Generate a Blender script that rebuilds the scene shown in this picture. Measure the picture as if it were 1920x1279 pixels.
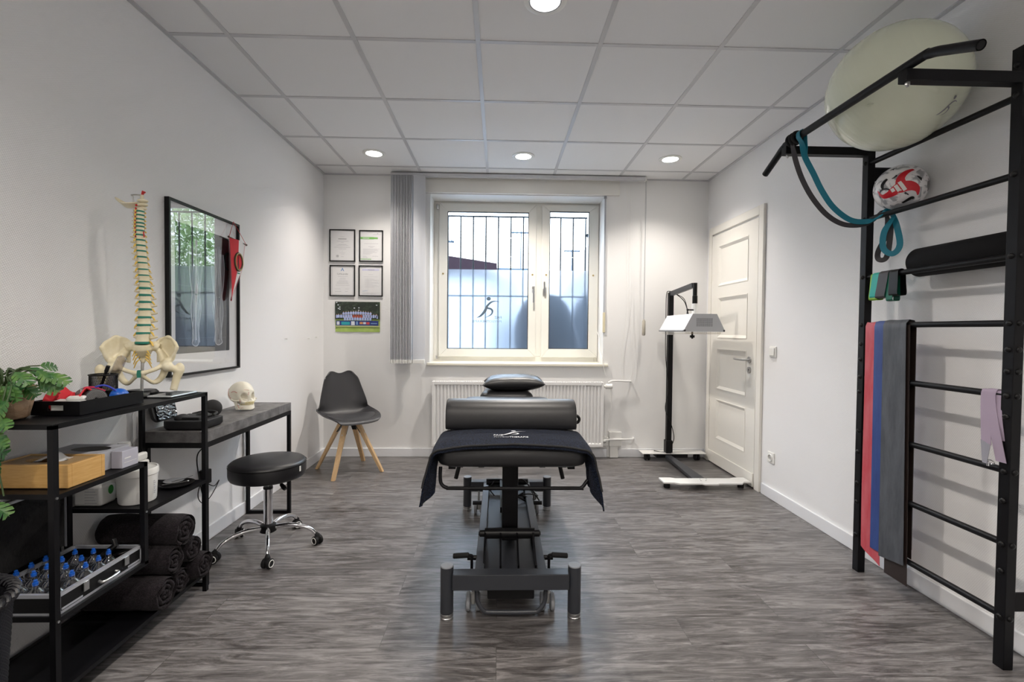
import bpy, bmesh, math, random
from mathutils import Vector, Matrix, Euler, noise
random.seed(7)
PI = math.pi
scene = bpy.context.scene
for o in list(bpy.data.objects): bpy.data.objects.remove(o)
COL = scene.collection

# ------------------------------------------------------------ camera
# room axes: X right, Y into the room, Z up, floor at 0, camera above the origin
CAM_H = 1.2289
cam_d = bpy.data.cameras.new('camera'); cam = bpy.data.objects.new('camera', cam_d); COL.objects.link(cam)
cam_d.sensor_fit = 'HORIZONTAL'; cam_d.sensor_width = 36.0
cam_d.lens = 883.1024 / 1920 * 36.0
cam_d.clip_start = 0.05; cam_d.clip_end = 200
rv = Vector((0.99957621, -0.02760555, 0.00923718)); uv_ = Vector((-0.00860235, 0.02302764, 0.99969782)); fv = Vector((0.02780992, 0.99935362, -0.02278041))
M = Matrix((rv, uv_, -fv)).transposed().to_4x4(); M.translation = (0, 0, CAM_H)
cam.matrix_world = M
scene.camera = cam

# ------------------------------------------------------------ world, exposure
scene.view_settings.view_transform = 'Standard'; scene.view_settings.look = 'None'
scene.view_settings.gamma = 1.0; scene.view_settings.use_curve_mapping = False
scene.view_settings.exposure = 1.32
w = bpy.data.worlds.new('overcast_sky'); scene.world = w; w.use_nodes = True
wn = w.node_tree.nodes; wl = w.node_tree.links; wn.clear()
bg = wn.new('ShaderNodeBackground'); wo = wn.new('ShaderNodeOutputWorld')
tc = wn.new('ShaderNodeTexCoord'); sx = wn.new('ShaderNodeSeparateXYZ'); cr = wn.new('ShaderNodeValToRGB')
wl.new(tc.outputs['Generated'], sx.inputs[0]); wl.new(sx.outputs['Z'], cr.inputs[0])
cr.color_ramp.elements[0].position = 0.05; cr.color_ramp.elements[0].color = (0.24, 0.255, 0.27, 1)
cr.color_ramp.elements[1].position = 0.75; cr.color_ramp.elements[1].color = (0.66, 0.82, 1.0, 1)
wl.new(cr.outputs[0], bg.inputs[0]); bg.inputs[1].default_value = 7.5
wl.new(bg.outputs[0], wo.inputs[0])

# ceiling downlight positions and power (built in downlight() below)
CZ = 2.697
DOWNLIGHTS = [(-1.057, 4.0), (0.193, 4.0), (1.443, 4.0), (0.193, 2.123), (-1.057, 0.25), (1.443, 0.25), (0.193, 0.25), (0.193, -1.0)]  # those above and behind the camera are added, unseen fill for the near room
LAMP_W = {0: 27.0, 1: 50.0, 2: 27.0, 3: 32.0, 4: 27.0, 5: 14.0, 6: 28.0, 7: 34.0}
LAMP_RGB = (1.0, 0.92, 0.83)

# ------------------------------------------------------------ materials
MATS = {}
def mat(name, rgb=(0.8, 0.8, 0.8), rough=0.5, metal=0.0, **k):
    if name in MATS: return MATS[name]
    m = bpy.data.materials.new(name); m.use_nodes = True; nt = m.node_tree; N = nt.nodes; L = nt.links
    b = N['Principled BSDF']
    b.inputs['Base Color'].default_value = (*rgb, 1); b.inputs['Roughness'].default_value = rough; b.inputs['Metallic'].default_value = metal
    for kk, s in (('coat', 'Coat Weight'), ('sheen', 'Sheen Weight'), ('sss', 'Subsurface Weight'), ('spec', 'Specular IOR Level'), ('trans', 'Transmission Weight'), ('ior', 'IOR')):
        if kk in k: b.inputs[s].default_value = k[kk]
    if 'sheen' in k: b.inputs['Sheen Roughness'].default_value = 0.6
    if 'emit' in k:
        b.inputs['Emission Color'].default_value = (*k.get('ecol', (1, 1, 1)), 1); b.inputs['Emission Strength'].default_value = k['emit']
    if 'mix' in k:   # (second colour, noise scale, contrast low, high, stretch)
        c2, sc, lo, hi = k['mix'][:4]; st = k['mix'][4] if len(k['mix']) > 4 else (1, 1, 1)
        t = N.new('ShaderNodeTexCoord'); mp = N.new('ShaderNodeMapping'); mp.inputs['Scale'].default_value = st
        n = N.new('ShaderNodeTexNoise'); n.inputs['Scale'].default_value = sc; n.inputs['Detail'].default_value = 6; n.inputs['Roughness'].default_value = 0.65
        r = N.new('ShaderNodeValToRGB'); r.color_ramp.elements[0].position = lo; r.color_ramp.elements[1].position = hi
        r.color_ramp.elements[0].color = (*rgb, 1); r.color_ramp.elements[1].color = (*c2, 1)
        L.new(t.outputs['Object'], mp.inputs[0]); L.new(mp.outputs[0], n.inputs[0]); L.new(n.outputs[0], r.inputs[0]); L.new(r.outputs[0], b.inputs['Base Color'])
    if 'bump' in k:  # (scale, strength, distance, stretch)
        sc, s, d = k['bump'][:3]; st = k['bump'][3] if len(k['bump']) > 3 else (1, 1, 1)
        t = N.new('ShaderNodeTexCoord'); mp = N.new('ShaderNodeMapping'); mp.inputs['Scale'].default_value = st
        n = N.new('ShaderNodeTexNoise'); n.inputs['Scale'].default_value = sc; n.inputs['Detail'].default_value = 3
        bp = N.new('ShaderNodeBump'); bp.inputs['Strength'].default_value = s; bp.inputs['Distance'].default_value = d
        L.new(t.outputs['Object'], mp.inputs[0]); L.new(mp.outputs[0], n.inputs[0]); L.new(n.outputs[0], bp.inputs['Height']); L.new(bp.outputs[0], b.inputs['Normal'])
    MATS[name] = m
    return m

def mathn(N, op, *v):
    n = N.new('ShaderNodeMath'); n.operation = op
    for i, x in enumerate(v):
        if x is not None and not hasattr(x, 'node'): n.inputs[i].default_value = x
    return n
def link_math(nt, op, *v):
    n = mathn(nt.nodes, op, *v)
    for i, x in enumerate(v):
        if hasattr(x, 'node'): nt.links.new(x, n.inputs[i])
    return n.outputs[0]

def wallpaper(name, rgb, axis, amp=1.0):
    """white painted woven wallpaper: fine diamond relief"""
    m = mat(name, rgb, 0.62, spec=0.3); nt = m.node_tree; N = nt.nodes; L = nt.links; b = N['Principled BSDF']
    t = N.new('ShaderNodeTexCoord'); s = N.new('ShaderNodeSeparateXYZ'); L.new(t.outputs['Object'], s.inputs[0])
    h = s.outputs[axis]; z = s.outputs['Z']
    fr = 2 * PI / 0.0082
    u = link_math(nt, 'MULTIPLY', link_math(nt, 'ADD', h, link_math(nt, 'MULTIPLY', z, 0.6)), fr)
    v = link_math(nt, 'MULTIPLY', link_math(nt, 'SUBTRACT', link_math(nt, 'MULTIPLY', h, 0.55), z), fr)
    p = link_math(nt, 'ADD', link_math(nt, 'SINE', v), link_math(nt, 'MULTIPLY', link_math(nt, 'SINE', u), 0.6))
    nz = N.new('ShaderNodeTexNoise'); nz.inputs['Scale'].default_value = 90; nz.inputs['Detail'].default_value = 2; L.new(t.outputs['Object'], nz.inputs[0])
    p2 = link_math(nt, 'ADD', p, link_math(nt, 'MULTIPLY', nz.outputs[0], 1.6))
    bp = N.new('ShaderNodeBump'); bp.inputs['Strength'].default_value = 0.5 * amp; bp.inputs['Distance'].default_value = 0.0006 * amp
    L.new(p2, bp.inputs['Height']); L.new(bp.outputs[0], b.inputs['Normal'])
    return m

def glass(name, tint=(1, 1, 1), rough=0.0, fac=1.0):
    m = bpy.data.materials.new(name); m.use_nodes = True; nt = m.node_tree; N = nt.nodes; L = nt.links; N.clear()
    o = N.new('ShaderNodeOutputMaterial'); mx = N.new('ShaderNodeMixShader'); tr = N.new('ShaderNodeBsdfTransparent'); g = N.new('ShaderNodeBsdfGlossy')
    f = N.new('ShaderNodeFresnel'); f.inputs[0].default_value = 1.5; tr.inputs[0].default_value = (*tint, 1); g.inputs['Roughness'].default_value = rough
    gm = N.new('ShaderNodeNewGeometry'); L.new(link_math(nt, 'MULTIPLY', link_math(nt, 'MINIMUM', link_math(nt, 'MULTIPLY', f.outputs[0], fac), 1.0), link_math(nt, 'SUBTRACT', 1.0, gm.outputs['Backfacing'])), mx.inputs[0]); L.new(tr.outputs[0], mx.inputs[1]); L.new(g.outputs[0], mx.inputs[2]); L.new(mx.outputs[0], o.inputs[0])
    MATS[name] = m
    return m

M_WALLX = wallpaper('white_wallpaper_side', (0.82, 0.82, 0.83), 'Y', 0.85)
M_WALLY = wallpaper('white_wallpaper_end', (0.82, 0.82, 0.82), 'X', 0.45)
M_CEIL = mat('ceiling_tile', (0.80, 0.80, 0.81), 0.85, bump=(160, 0.12, 0.002))
M_GRID = mat('ceiling_grid_white', (0.54, 0.54, 0.56), 0.28)
M_WHITE = mat('white_satin_paint', (0.80, 0.80, 0.80), 0.35)
M_CREAM = mat('cream_door_paint', (0.82, 0.80, 0.75), 0.33)
M_SKIRT = mat('white_skirting', (0.78, 0.79, 0.82), 0.3)
M_BLACK = mat('black_powder_coat', (0.0035, 0.0035, 0.0048), 0.45, spec=0.22, bump=(300, 0.1, 0.0005))
M_BLACKP = mat('black_plastic', (0.004, 0.004, 0.0048), 0.42, spec=0.3)
M_RUBBER = mat('black_rubber', (0.009, 0.009, 0.010), 0.7, spec=0.3)
M_LEATH = mat('black_leatherette', (0.010, 0.010, 0.012), 0.38, bump=(260, 0.25, 0.001))
M_LEATHG = mat('charcoal_leatherette', (0.019, 0.019, 0.021), 0.42, bump=(260, 0.2, 0.001))
M_FRAME = mat('dark_grey_powder_coat', (0.034, 0.037, 0.045), 0.36, bump=(400, 0.1, 0.0004))
M_CHROME = mat('chrome', (0.78, 0.78, 0.80), 0.08, 1.0)
M_STEEL = mat('brushed_steel', (0.55, 0.55, 0.55), 0.3, 1.0)
M_GREYP = mat('grey_plastic', (0.28, 0.29, 0.31), 0.45)
M_PLAST = mat('white_plastic', (0.80, 0.80, 0.78), 0.35)
M_TOWEL = mat('black_terry', (0.004, 0.0045, 0.008), 0.95, spec=0.1, sheen=0.05, mix=((0.026, 0.040, 0.082), 200, 0.42, 0.70), bump=(380, 0.9, 0.004))
M_TOWELB = mat('charcoal_terry', (0.008, 0.006, 0.008), 0.95, spec=0.1, sheen=0.06, mix=((0.028, 0.022, 0.027), 160, 0.4, 0.7), bump=(260, 0.9, 0.005))
M_OAK = mat('oak_leg', (0.56, 0.36, 0.18), 0.5, mix=((0.68, 0.47, 0.26), 12, 0.3, 0.7, (6, 6, 1)))
M_BAMB = mat('bamboo', (0.58, 0.32, 0.09), 0.42, mix=((0.70, 0.44, 0.17), 9, 0.3, 0.7, (2, 1.5, 16)))
M_BAMBT = mat('bamboo_lid', (0.40, 0.25, 0.11), 0.45, mix=((0.48, 0.32, 0.16), 9, 0.3, 0.7, (12, 2, 2)))
M_CONC = mat('concrete_laminate', (0.085, 0.08, 0.08), 0.6, mix=((0.22, 0.215, 0.215), 14, 0.35, 0.72), bump=(60, 0.12, 0.001))
M_BONE = mat('bone_plastic', (0.76, 0.68, 0.46), 0.42, mix=((0.86, 0.80, 0.62), 20, 0.35, 0.7), bump=(90, 0.2, 0.002))
M_SKULL = mat('skull_plastic', (0.76, 0.72, 0.60), 0.42, mix=((0.82, 0.79, 0.69), 25, 0.35, 0.7))
M_SOCK = mat('skull_shaded_bone', (0.42, 0.36, 0.24), 0.7)
M_DISC = mat('green_disc', (0.015, 0.20, 0.14), 0.35)
M_NERVE = mat('yellow_nerve', (0.85, 0.58, 0.12), 0.4)
M_RED = mat('red_paint', (0.62, 0.02, 0.02), 0.4)
M_REDF = mat('red_fabric', (0.60, 0.015, 0.03), 0.7, bump=(300, 0.3, 0.001))
M_GLASS = glass('window_glass')
M_PGLASS = glass('picture_glass', fac=2.2)
M_CUP = glass('cup_glass', (0.92, 0.94, 0.98), rough=.03, fac=4.0)
M_MIRT = mat('mat_board', (0.80, 0.80, 0.82), 0.6)
M_PAPER = mat('paper', (0.78, 0.78, 0.79), 0.6)
M_INK = mat('grey_ink', (0.30, 0.30, 0.32), 0.7)
M_INKL = mat('light_ink', (0.52, 0.52, 0.55), 0.7)
M_BLUEI = mat('blue_ink', (0.08, 0.25, 0.55), 0.6)
M_GREENI = mat('green_ink', (0.20, 0.50, 0.12), 0.6)
M_LEAF = mat('leaf_green', (0.02, 0.10, 0.025), 0.4, mix=((0.13, 0.25, 0.045), 22, 0.42, 0.70))
M_STEM = mat('leaf_stem', (0.05, 0.09, 0.03), 0.5)
M_POT = mat('bark_pot', (0.30, 0.17, 0.09), 0.8, mix=((0.50, 0.36, 0.24), 10, 0.3, 0.7, (1, 1, 5)), bump=(60, 0.6, 0.004))
M_TEAL = mat('teal_rubber', (0.0, 0.17, 0.25), 0.5)
M_BANDK = mat('dark_rubber_band', (0.035, 0.033, 0.038), 0.55)
M_LILAC = mat('lilac_webbing', (0.36, 0.29, 0.38), 0.75, bump=(500, 0.3, 0.0008))
M_ALU = mat('aluminium_trim', (0.62, 0.64, 0.70), 0.32, 0.6)
M_FOAM = mat('black_foam', (0.006, 0.006, 0.007), 0.95, bump=(80, 0.6, 0.006))
M_BLUEP = mat('blue_plastic', (0.005, 0.10, 0.50), 0.35)
def blind_material():
    m = bpy.data.materials.new('blind_fabric'); m.use_nodes = True; nt = m.node_tree; N = nt.nodes; L = nt.links; N.clear()
    o = N.new('ShaderNodeOutputMaterial'); mx = N.new('ShaderNodeMixShader'); d = N.new('ShaderNodeBsdfDiffuse'); t = N.new('ShaderNodeBsdfTranslucent')
    d.inputs[0].default_value = (.74, .75, .78, 1); t.inputs[0].default_value = (.74, .75, .78, 1); mx.inputs[0].default_value = .42
    L.new(d.outputs[0], mx.inputs[1]); L.new(t.outputs[0], mx.inputs[2]); L.new(mx.outputs[0], o.inputs[0]); return m
M_BLIND = blind_material()

def floor_material():
    m = mat('grey_oak_vinyl', (0.1, 0.1, 0.1), 0.36, spec=0.5); nt = m.node_tree; N = nt.nodes; L = nt.links; b = N['Principled BSDF']
    t = N.new('ShaderNodeTexCoord'); br = N.new('ShaderNodeTexBrick'); L.new(t.outputs['Object'], br.inputs[0])
    br.inputs['Scale'].default_value = 1.0; br.inputs['Brick Width'].default_value = 1.22; br.inputs['Row Height'].default_value = 0.18
    br.inputs['Mortar Size'].default_value = 0.0012; br.inputs['Mortar Smooth'].default_value = 0.3; br.offset = 0.37; br.inputs['Bias'].default_value = 0.0
    br.inputs['Color1'].default_value = (0.0, 0.0, 0.0, 1); br.inputs['Color2'].default_value = (1, 1, 1, 1); br.inputs['Mortar'].default_value = (0.5, 0.5, 0.5, 1)
    # per-plank offset of the grain
    cmb = N.new('ShaderNodeCombineXYZ'); sc = link_math(nt, 'MULTIPLY', br.outputs[0], 9.0); L.new(sc, cmb.inputs[2]); L.new(sc, cmb.inputs[0])
    va = N.new('ShaderNodeVectorMath'); va.operation = 'ADD'; L.new(t.outputs['Object'], va.inputs[0]); L.new(cmb.outputs[0], va.inputs[1])
    def nz(st, scale, det, dist=0.0):
        mp = N.new('ShaderNodeMapping'); mp.inputs['Scale'].default_value = st; L.new(va.outputs[0], mp.inputs[0])
        n = N.new('ShaderNodeTexNoise'); n.inputs['Scale'].default_value = scale; n.inputs['Detail'].default_value = det; n.inputs['Roughness'].default_value = 0.7; n.inputs['Distortion'].default_value = dist
        L.new(mp.outputs[0], n.inputs[0]); return n.outputs[0]
    g1 = nz((1.2, 9, 1), 2.6, 12, 1.8); g2 = nz((3.5, 70, 1), 3.0, 5, 0.4); g3 = nz((0.6, 2.2, 1), 2.0, 4, .5)
    s = link_math(nt, 'ADD', link_math(nt, 'MULTIPLY', g1, 0.70), link_math(nt, 'MULTIPLY', g2, 0.24))
    s = link_math(nt, 'ADD', s, link_math(nt, 'MULTIPLY', g3, 0.20))
    s = link_math(nt, 'ADD', s, link_math(nt, 'MULTIPLY', br.outputs[0], 0.035))
    r = N.new('ShaderNodeValToRGB'); e = r.color_ramp.elements
    e[0].position = 0.44; e[0].color = (0.030, 0.026, 0.026, 1); e[1].position = 0.72; e[1].color = (0.270, 0.258, 0.255, 1)
    x = e.new(0.56); x.color = (0.105, 0.097, 0.096, 1)
    L.new(s, r.inputs[0])
    mx = N.new('ShaderNodeMixRGB'); mx.blend_type = 'MULTIPLY'; L.new(link_math(nt, 'MULTIPLY', br.outputs['Fac'], 0.55), mx.inputs[0])
    mx.inputs[2].default_value = (0.2, 0.2, 0.2, 1); L.new(r.outputs[0], mx.inputs[1]); L.new(mx.outputs[0], b.inputs['Base Color'])
    ro = link_math(nt, 'ADD', 0.24, link_math(nt, 'MULTIPLY', g1, 0.22)); L.new(ro, b.inputs['Roughness'])
    bp = N.new('ShaderNodeBump'); bp.inputs['Strength'].default_value = 0.25; bp.inputs['Distance'].default_value = 0.001
    L.new(link_math(nt, 'SUBTRACT', s, link_math(nt, 'MULTIPLY', br.outputs['Fac'], 0.5)), bp.inputs['Height']); L.new(bp.outputs[0], b.inputs['Normal'])
    return m

def frosted_material():
    m = bpy.data.materials.new('frosted_film'); m.use_nodes = True; nt = m.node_tree; N = nt.nodes; L = nt.links; N.clear()
    o = N.new('ShaderNodeOutputMaterial'); mx = N.new('ShaderNodeMixShader'); rf = N.new('ShaderNodeBsdfRefraction'); tl = N.new('ShaderNodeBsdfTranslucent')
    rf.inputs['Roughness'].default_value = 0.42; rf.inputs['IOR'].default_value = 1.16; rf.inputs[0].default_value = (0.74, 0.755, 0.775, 1)
    tl.inputs[0].default_value = (0.60, 0.68, 0.80, 1); mx.inputs[0].default_value = 0.06
    L.new(rf.outputs[0], mx.inputs[1]); L.new(tl.outputs[0], mx.inputs[2]); L.new(mx.outputs[0], o.inputs[0])
    return m
M_FROST = frosted_material()

# ------------------------------------------------------------ mesh helpers
ROOTM = {}
class MB:
    def __init__(s): s.bm = bmesh.new(); s.mi = 0
    def _set(s, faces):
        for f in faces: f.material_index = s.mi
    def hexa(s, p):      # 8 points: bottom 4 ccw, top 4 ccw
        v = [s.bm.verts.new(q) for q in p]
        s._set([s.bm.faces.new([v[i] for i in f]) for f in ((3, 2, 1, 0), (4, 5, 6, 7), (0, 1, 5, 4), (1, 2, 6, 5), (2, 3, 7, 6), (3, 0, 4, 7))]); return s
    def box(s, x0, x1, y0, y1, z0, z1):
        return s.hexa([(x0, y0, z0), (x1, y0, z0), (x1, y1, z0), (x0, y1, z0), (x0, y0, z1), (x1, y0, z1), (x1, y1, z1), (x0, y1, z1)])
    def obox(s, c, sz, rot=(0, 0, 0)):
        R = Euler(rot).to_matrix(); c = Vector(c); a, b, d = (q / 2 for q in sz)
        return s.hexa([c + R @ Vector(q) for q in ((-a, -b, -d), (a, -b, -d), (a, b, -d), (-a, b, -d), (-a, -b, d), (a, -b, d), (a, b, d), (-a, b, d))])
    def bar(s, p0, p1, w, h, up=(0, 0, 1)):   # rectangular bar between two points
        p0 = Vector(p0); p1 = Vector(p1); d = (p1 - p0).normalized(); u = Vector(up)
        if abs(d.dot(u)) > 0.99: u = Vector((1, 0, 0))
        a = d.cross(u).normalized(); u = a.cross(d).normalized(); a = a * w / 2; u = u * h / 2
        return s.hexa([p0 - a - u, p0 + a - u, p1 + a - u, p1 - a - u, p0 - a + u, p0 + a + u, p1 + a + u, p1 - a + u])
    def rings(s, rings, closed=False, cap=True):
        n = len(rings[0]); V = [[s.bm.verts.new(q) for q in r] for r in rings]; fs = []
        m = len(V)
        for i in range(m if closed else m - 1):
            a, b = V[i], V[(i + 1) % m]
            for j in range(n): fs.append(s.bm.faces.new((a[j], a[(j + 1) % n], b[(j + 1) % n], b[j])))
        if cap and not closed:
            fs.append(s.bm.faces.new(V[0][::-1])); fs.append(s.bm.faces.new(V[-1]))
        s._set(fs); return s
    def tube(s, path, r, seg=8, closed=False, cap=True):
        P = [Vector(p) for p in path]; n = len(P); rr = r if hasattr(r, '__len__') else [r] * n
        T = []
        for i in range(n):
            a = P[i - 1] if (i or closed) else P[0]; b = P[(i + 1) % n] if (i < n - 1 or closed) else P[-1]
            t = (b - a); T.append(t.normalized() if t.length > 1e-9 else Vector((0, 0, 1)))
        u = T[0].orthogonal().normalized(); R = []
        for i in range(n):
            u = (u - T[i] * u.dot(T[i])); u = u.normalized() if u.length > 1e-6 else T[i].orthogonal().normalized(); v = T[i].cross(u)
            R.append([P[i] + (u * math.cos(2 * PI * k / seg) + v * math.sin(2 * PI * k / seg)) * rr[i] for k in range(seg)])
        return s.rings(R, closed, cap)
    def cyl(s, p0, p1, r0, r1=None, seg=20, cap=True): return s.tube([p0, p1], [r0, r0 if r1 is None else r1], seg, cap=cap)
    def lathe(s, prof, c=(0, 0, 0), seg=28, rot=(0, 0, 0), cap=True, sx=1, sy=1):
        R = Euler(rot).to_matrix(); c = Vector(c)
        return s.rings([[c + R @ Vector((r * math.cos(2 * PI * k / seg) * sx, r * math.sin(2 * PI * k / seg) * sy, z)) for k in range(seg)] for r, z in prof], cap=cap)
    def ell(s, c, r, seg=20, rn=12, rot=(0, 0, 0)):
        if not hasattr(r, '__len__'): r = (r, r, r)
        R = Euler(rot).to_matrix(); c = Vector(c); o = []
        for i in range(rn + 1):
            a = -PI / 2 + PI * i / rn; a = max(-PI / 2 + .02, min(PI / 2 - .02, a))
            o.append([c + R @ Vector((r[0] * math.cos(a) * math.cos(2 * PI * k / seg), r[1] * math.cos(a) * math.sin(2 * PI * k / seg), r[2] * math.sin(a))) for k in range(seg)])
        return s.rings(o)
    def prism(s, pts, f0, f1):     # pts 2d, f0/f1 map (a,b)->3d
        return s.rings([[Vector(f0(*p)) for p in pts], [Vector(f1(*p)) for p in pts]])
    def grid(s, fn, nu, nv, th=0.0):
        V = [[Vector(fn(i / nu, j / nv)) for j in range(nv + 1)] for i in range(nu + 1)]
        def nrm(i, j):
            a = V[min(i + 1, nu)][j] - V[max(i - 1, 0)][j]; b = V[i][min(j + 1, nv)] - V[i][max(j - 1, 0)]
            n = a.cross(b); return n.normalized() if n.length > 1e-12 else Vector((0, 0, 1))
        A = [[s.bm.verts.new(V[i][j]) for j in range(nv + 1)] for i in range(nu + 1)]; fs = []
        for i in range(nu):
            for j in range(nv): fs.append(s.bm.faces.new((A[i][j], A[i + 1][j], A[i + 1][j + 1], A[i][j + 1])))
        if th:
            B = [[s.bm.verts.new(V[i][j] - nrm(i, j) * th) for j in range(nv + 1)] for i in range(nu + 1)]
            for i in range(nu):
                for j in range(nv): fs.append(s.bm.faces.new((B[i][j], B[i][j + 1], B[i + 1][j + 1], B[i + 1][j])))
            for i in range(nu):
                fs.append(s.bm.faces.new((A[i + 1][0], A[i][0], B[i][0], B[i + 1][0]))); fs.append(s.bm.faces.new((A[i][nv], A[i + 1][nv], B[i + 1][nv], B[i][nv])))
            for j in range(nv):
                fs.append(s.bm.faces.new((A[0][j], A[0][j + 1], B[0][j + 1], B[0][j]))); fs.append(s.bm.faces.new((A[nu][j + 1], A[nu][j], B[nu][j], B[nu][j + 1])))
        s._set(fs); return s
    def ribbon(s, path, wv, th=0.003):       # strip of width vector(s) wv along path
        P = [Vector(p) for p in path]; n = len(P); W = [Vector(x) for x in wv] if hasattr(wv[0], '__len__') else [Vector(wv)] * n
        return s.grid(lambda a, b: P[round(a * (n - 1))] + W[round(a * (n - 1))] * (b - .5), n - 1, 1, th)
    def poly(s, pts):
        s._set([s.bm.faces.new([s.bm.verts.new(p) for p in pts])]); return s
    def build(s, name, mats, parent=None, smooth=35, bevel=0.0, bseg=2, sub=0, local=False, fix=True):
        me = bpy.data.meshes.new(name)
        if fix: bmesh.ops.recalc_face_normals(s.bm, faces=s.bm.faces)
        s.bm.to_mesh(me); s.bm.free()
        for m in (mats if isinstance(mats, (list, tuple)) else [mats]): me.materials.append(m)
        o = bpy.data.objects.new(name, me); COL.objects.link(o)
        if parent is not None:
            o.parent = parent
            RM = ROOTM.get(parent.name, Matrix.Identity(4)); ROOTM[o.name] = RM
            if not local: me.transform(RM.inverted())
        if smooth is not None:
            me.polygons.foreach_set('use_smooth', [True] * len(me.polygons)); me.set_sharp_from_angle(angle=math.radians(smooth))
        if bevel:
            b = o.modifiers.new('bevel', 'BEVEL'); b.width = bevel; b.segments = bseg; b.limit_method = 'ANGLE'; b.angle_limit = math.radians(50)
        if sub:
            d = o.modifiers.new('sub', 'SUBSURF'); d.levels = sub; d.render_levels = sub
        return o

def tag(o, label=None, cat=None, group=None, kind=None):
    if label: o['label'] = label
    if cat: o['category'] = cat
    if group: o['group'] = group
    if kind: o['kind'] = kind
    return o
def thing(name, label, cat, loc=(0, 0, 0), rz=0.0, group=None, kind=None):
    o = bpy.data.objects.new(name, None); COL.objects.link(o); o.location = loc; o.rotation_euler = (0, 0, rz); o.empty_display_size = 0.05
    ROOTM[o.name] = Matrix.Translation(loc) @ Matrix.Rotation(rz, 4, 'Z')
    return tag(o, label, cat, group, kind)
def copy_tree(o, parent=None):
    c = o.copy(); COL.objects.link(c)
    if parent is not None: c.parent = parent
    for ch in list(o.children): copy_tree(ch, c)
    return c
def struct(name, mb, m, **k):
    o = mb.build(name, m, **k); o['kind'] = 'structure'; return o
def smooth_path(pts, n=8, closed=False):   # Catmull-Rom
    P = [Vector(p) for p in pts]; o = []; m = len(P)
    for i in range(m if closed else m - 1):
        p0 = P[(i - 1) % m] if (closed or i) else P[0] * 2 - P[1]; p1 = P[i]; p2 = P[(i + 1) % m]
        p3 = P[(i + 2) % m] if (closed or i + 2 < m) else P[-1] * 2 - P[-2]
        for k in range(n):
            t = k / n
            o.append(0.5 * ((2 * p1) + (p2 - p0) * t + (2 * p0 - 5 * p1 + 4 * p2 - p3) * t * t + (3 * p1 - p0 - 3 * p2 + p3) * t ** 3))
    if not closed: o.append(P[-1])
    return o
FONT_CACHE = {}
def text(s, size, mtx, m, name, parent, extrude=0.0004, bold=0.0, width=None, align='LEFT'):
    cu = bpy.data.curves.new('tmp_text', 'FONT'); cu.body = s; cu.size = size; cu.extrude = extrude; cu.offset = bold; cu.align_x = align; cu.resolution_u = 3
    ob = bpy.data.objects.new('tmp_text', cu); COL.objects.link(ob)
    dg = bpy.context.evaluated_depsgraph_get(); dg.update()
    me = bpy.data.meshes.new_from_object(ob.evaluated_get(dg)); bpy.data.objects.remove(ob); bpy.data.curves.remove(cu)
    if width:
        xs = [v.co.x for v in me.vertices]; k = width / (max(xs) - min(xs)); me.transform(Matrix.Diagonal((k, 1, 1, 1)))
    me.transform(mtx); me.name = name; me.materials.clear(); me.materials.append(m)
    o = bpy.data.objects.new(name, me); COL.objects.link(o)
    if parent is not None:
        o.parent = parent; RM = ROOTM.get(parent.name, Matrix.Identity(4)); ROOTM[o.name] = RM; me.transform(RM.inverted())
    return o
def basis(o, x, y):   # matrix mapping local x,y to given world vectors
    x = Vector(x).normalized(); y = Vector(y).normalized(); z = x.cross(y)
    m = Matrix((x, y, z)).transposed().to_4x4(); m.translation = o; return m

XL, XR, YB, YF = -1.677, 2.025, 4.55, -1.7
# ------------------------------------------------------------ room shell
struct('floor', MB().box(XL - .1, XR + .1, YF - .1, YB + .35, -0.1, 0), floor_material(), smooth=None)
WX0, WX1, WZ0, WZ1 = -0.672, 1.018, 0.885, 2.530     # window opening
wb = MB()
wb.box(XL - .1, WX0, YB, YB + .35, 0, CZ + .1).box(WX1, XR + .1, YB, YB + .35, 0, CZ + .1).box(WX0, WX1, YB, YB + .35, 0, WZ0).box(WX0, WX1, YB, YB + .35, WZ1, CZ + .1)
struct('wall_back', wb, M_WALLY, smooth=None)
struct('wall_left', MB().box(XL - .1, XL, YF - .1, YB, 0, CZ + .1), M_WALLX, smooth=None)
struct('wall_right', MB().box(XR, XR + .1, YF - .1, YB, 0, CZ + .1), M_WALLX, smooth=None)
struct('wall_front', MB().box(XL, XR, YF - .1, YF, 0, CZ + .1), M_WALLY, smooth=None)
ceil = struct('ceiling', MB().box(XL - .1, XR + .1, YF - .1, YB + .35, CZ, CZ + .08), M_CEIL, smooth=None)
GX = [-1.3695 + .625 * i for i in range(6)]; GY = [4.3106 - .625 * i for i in range(10)]
g = MB()
for x in GX: g.box(x - .012, x + .012, YF, YB, CZ - .0035, CZ + .001)
for y in GY:
    xs = [XL] + GX + [XR]
    for a, b in zip(xs[:-1], xs[1:]):
        if b - a > .03: g.box(a + (.0125 if a > XL else 0), b - (.0125 if b < XR else 0), y - .012, y + .012, CZ - .003, CZ + .001)
g.build('ceiling_grid', M_GRID, ceil, smooth=None)
e = MB()
e.box(XL, XL + .02, YF, YB, CZ - .009, CZ + .0005).box(XR - .02, XR, YF, YB, CZ - .009, CZ + .0005).box(XL + .02, XR - .02, YB - .02, YB, CZ - .009, CZ + .0005)
e.build('edge_trim', M_GRID, ceil, smooth=None)
BH = 0.083
def skirting(name, boxes):
    m = MB()
    for b in boxes: m.box(*b, 0, BH)
    struct(name, m, M_SKIRT, bevel=.004, smooth=None)
skirting('baseboard_left', [(XL, XL + .014, YF, YB - .014)])
skirting('baseboard_back', [(XL, 1.06, YB - .014, YB), (1.17, XR - .014, YB - .014, YB)])
skirting('baseboard_right', [(XR - .014, XR, YF, 3.525), (XR - .014, XR, 4.50, YB)])

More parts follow.
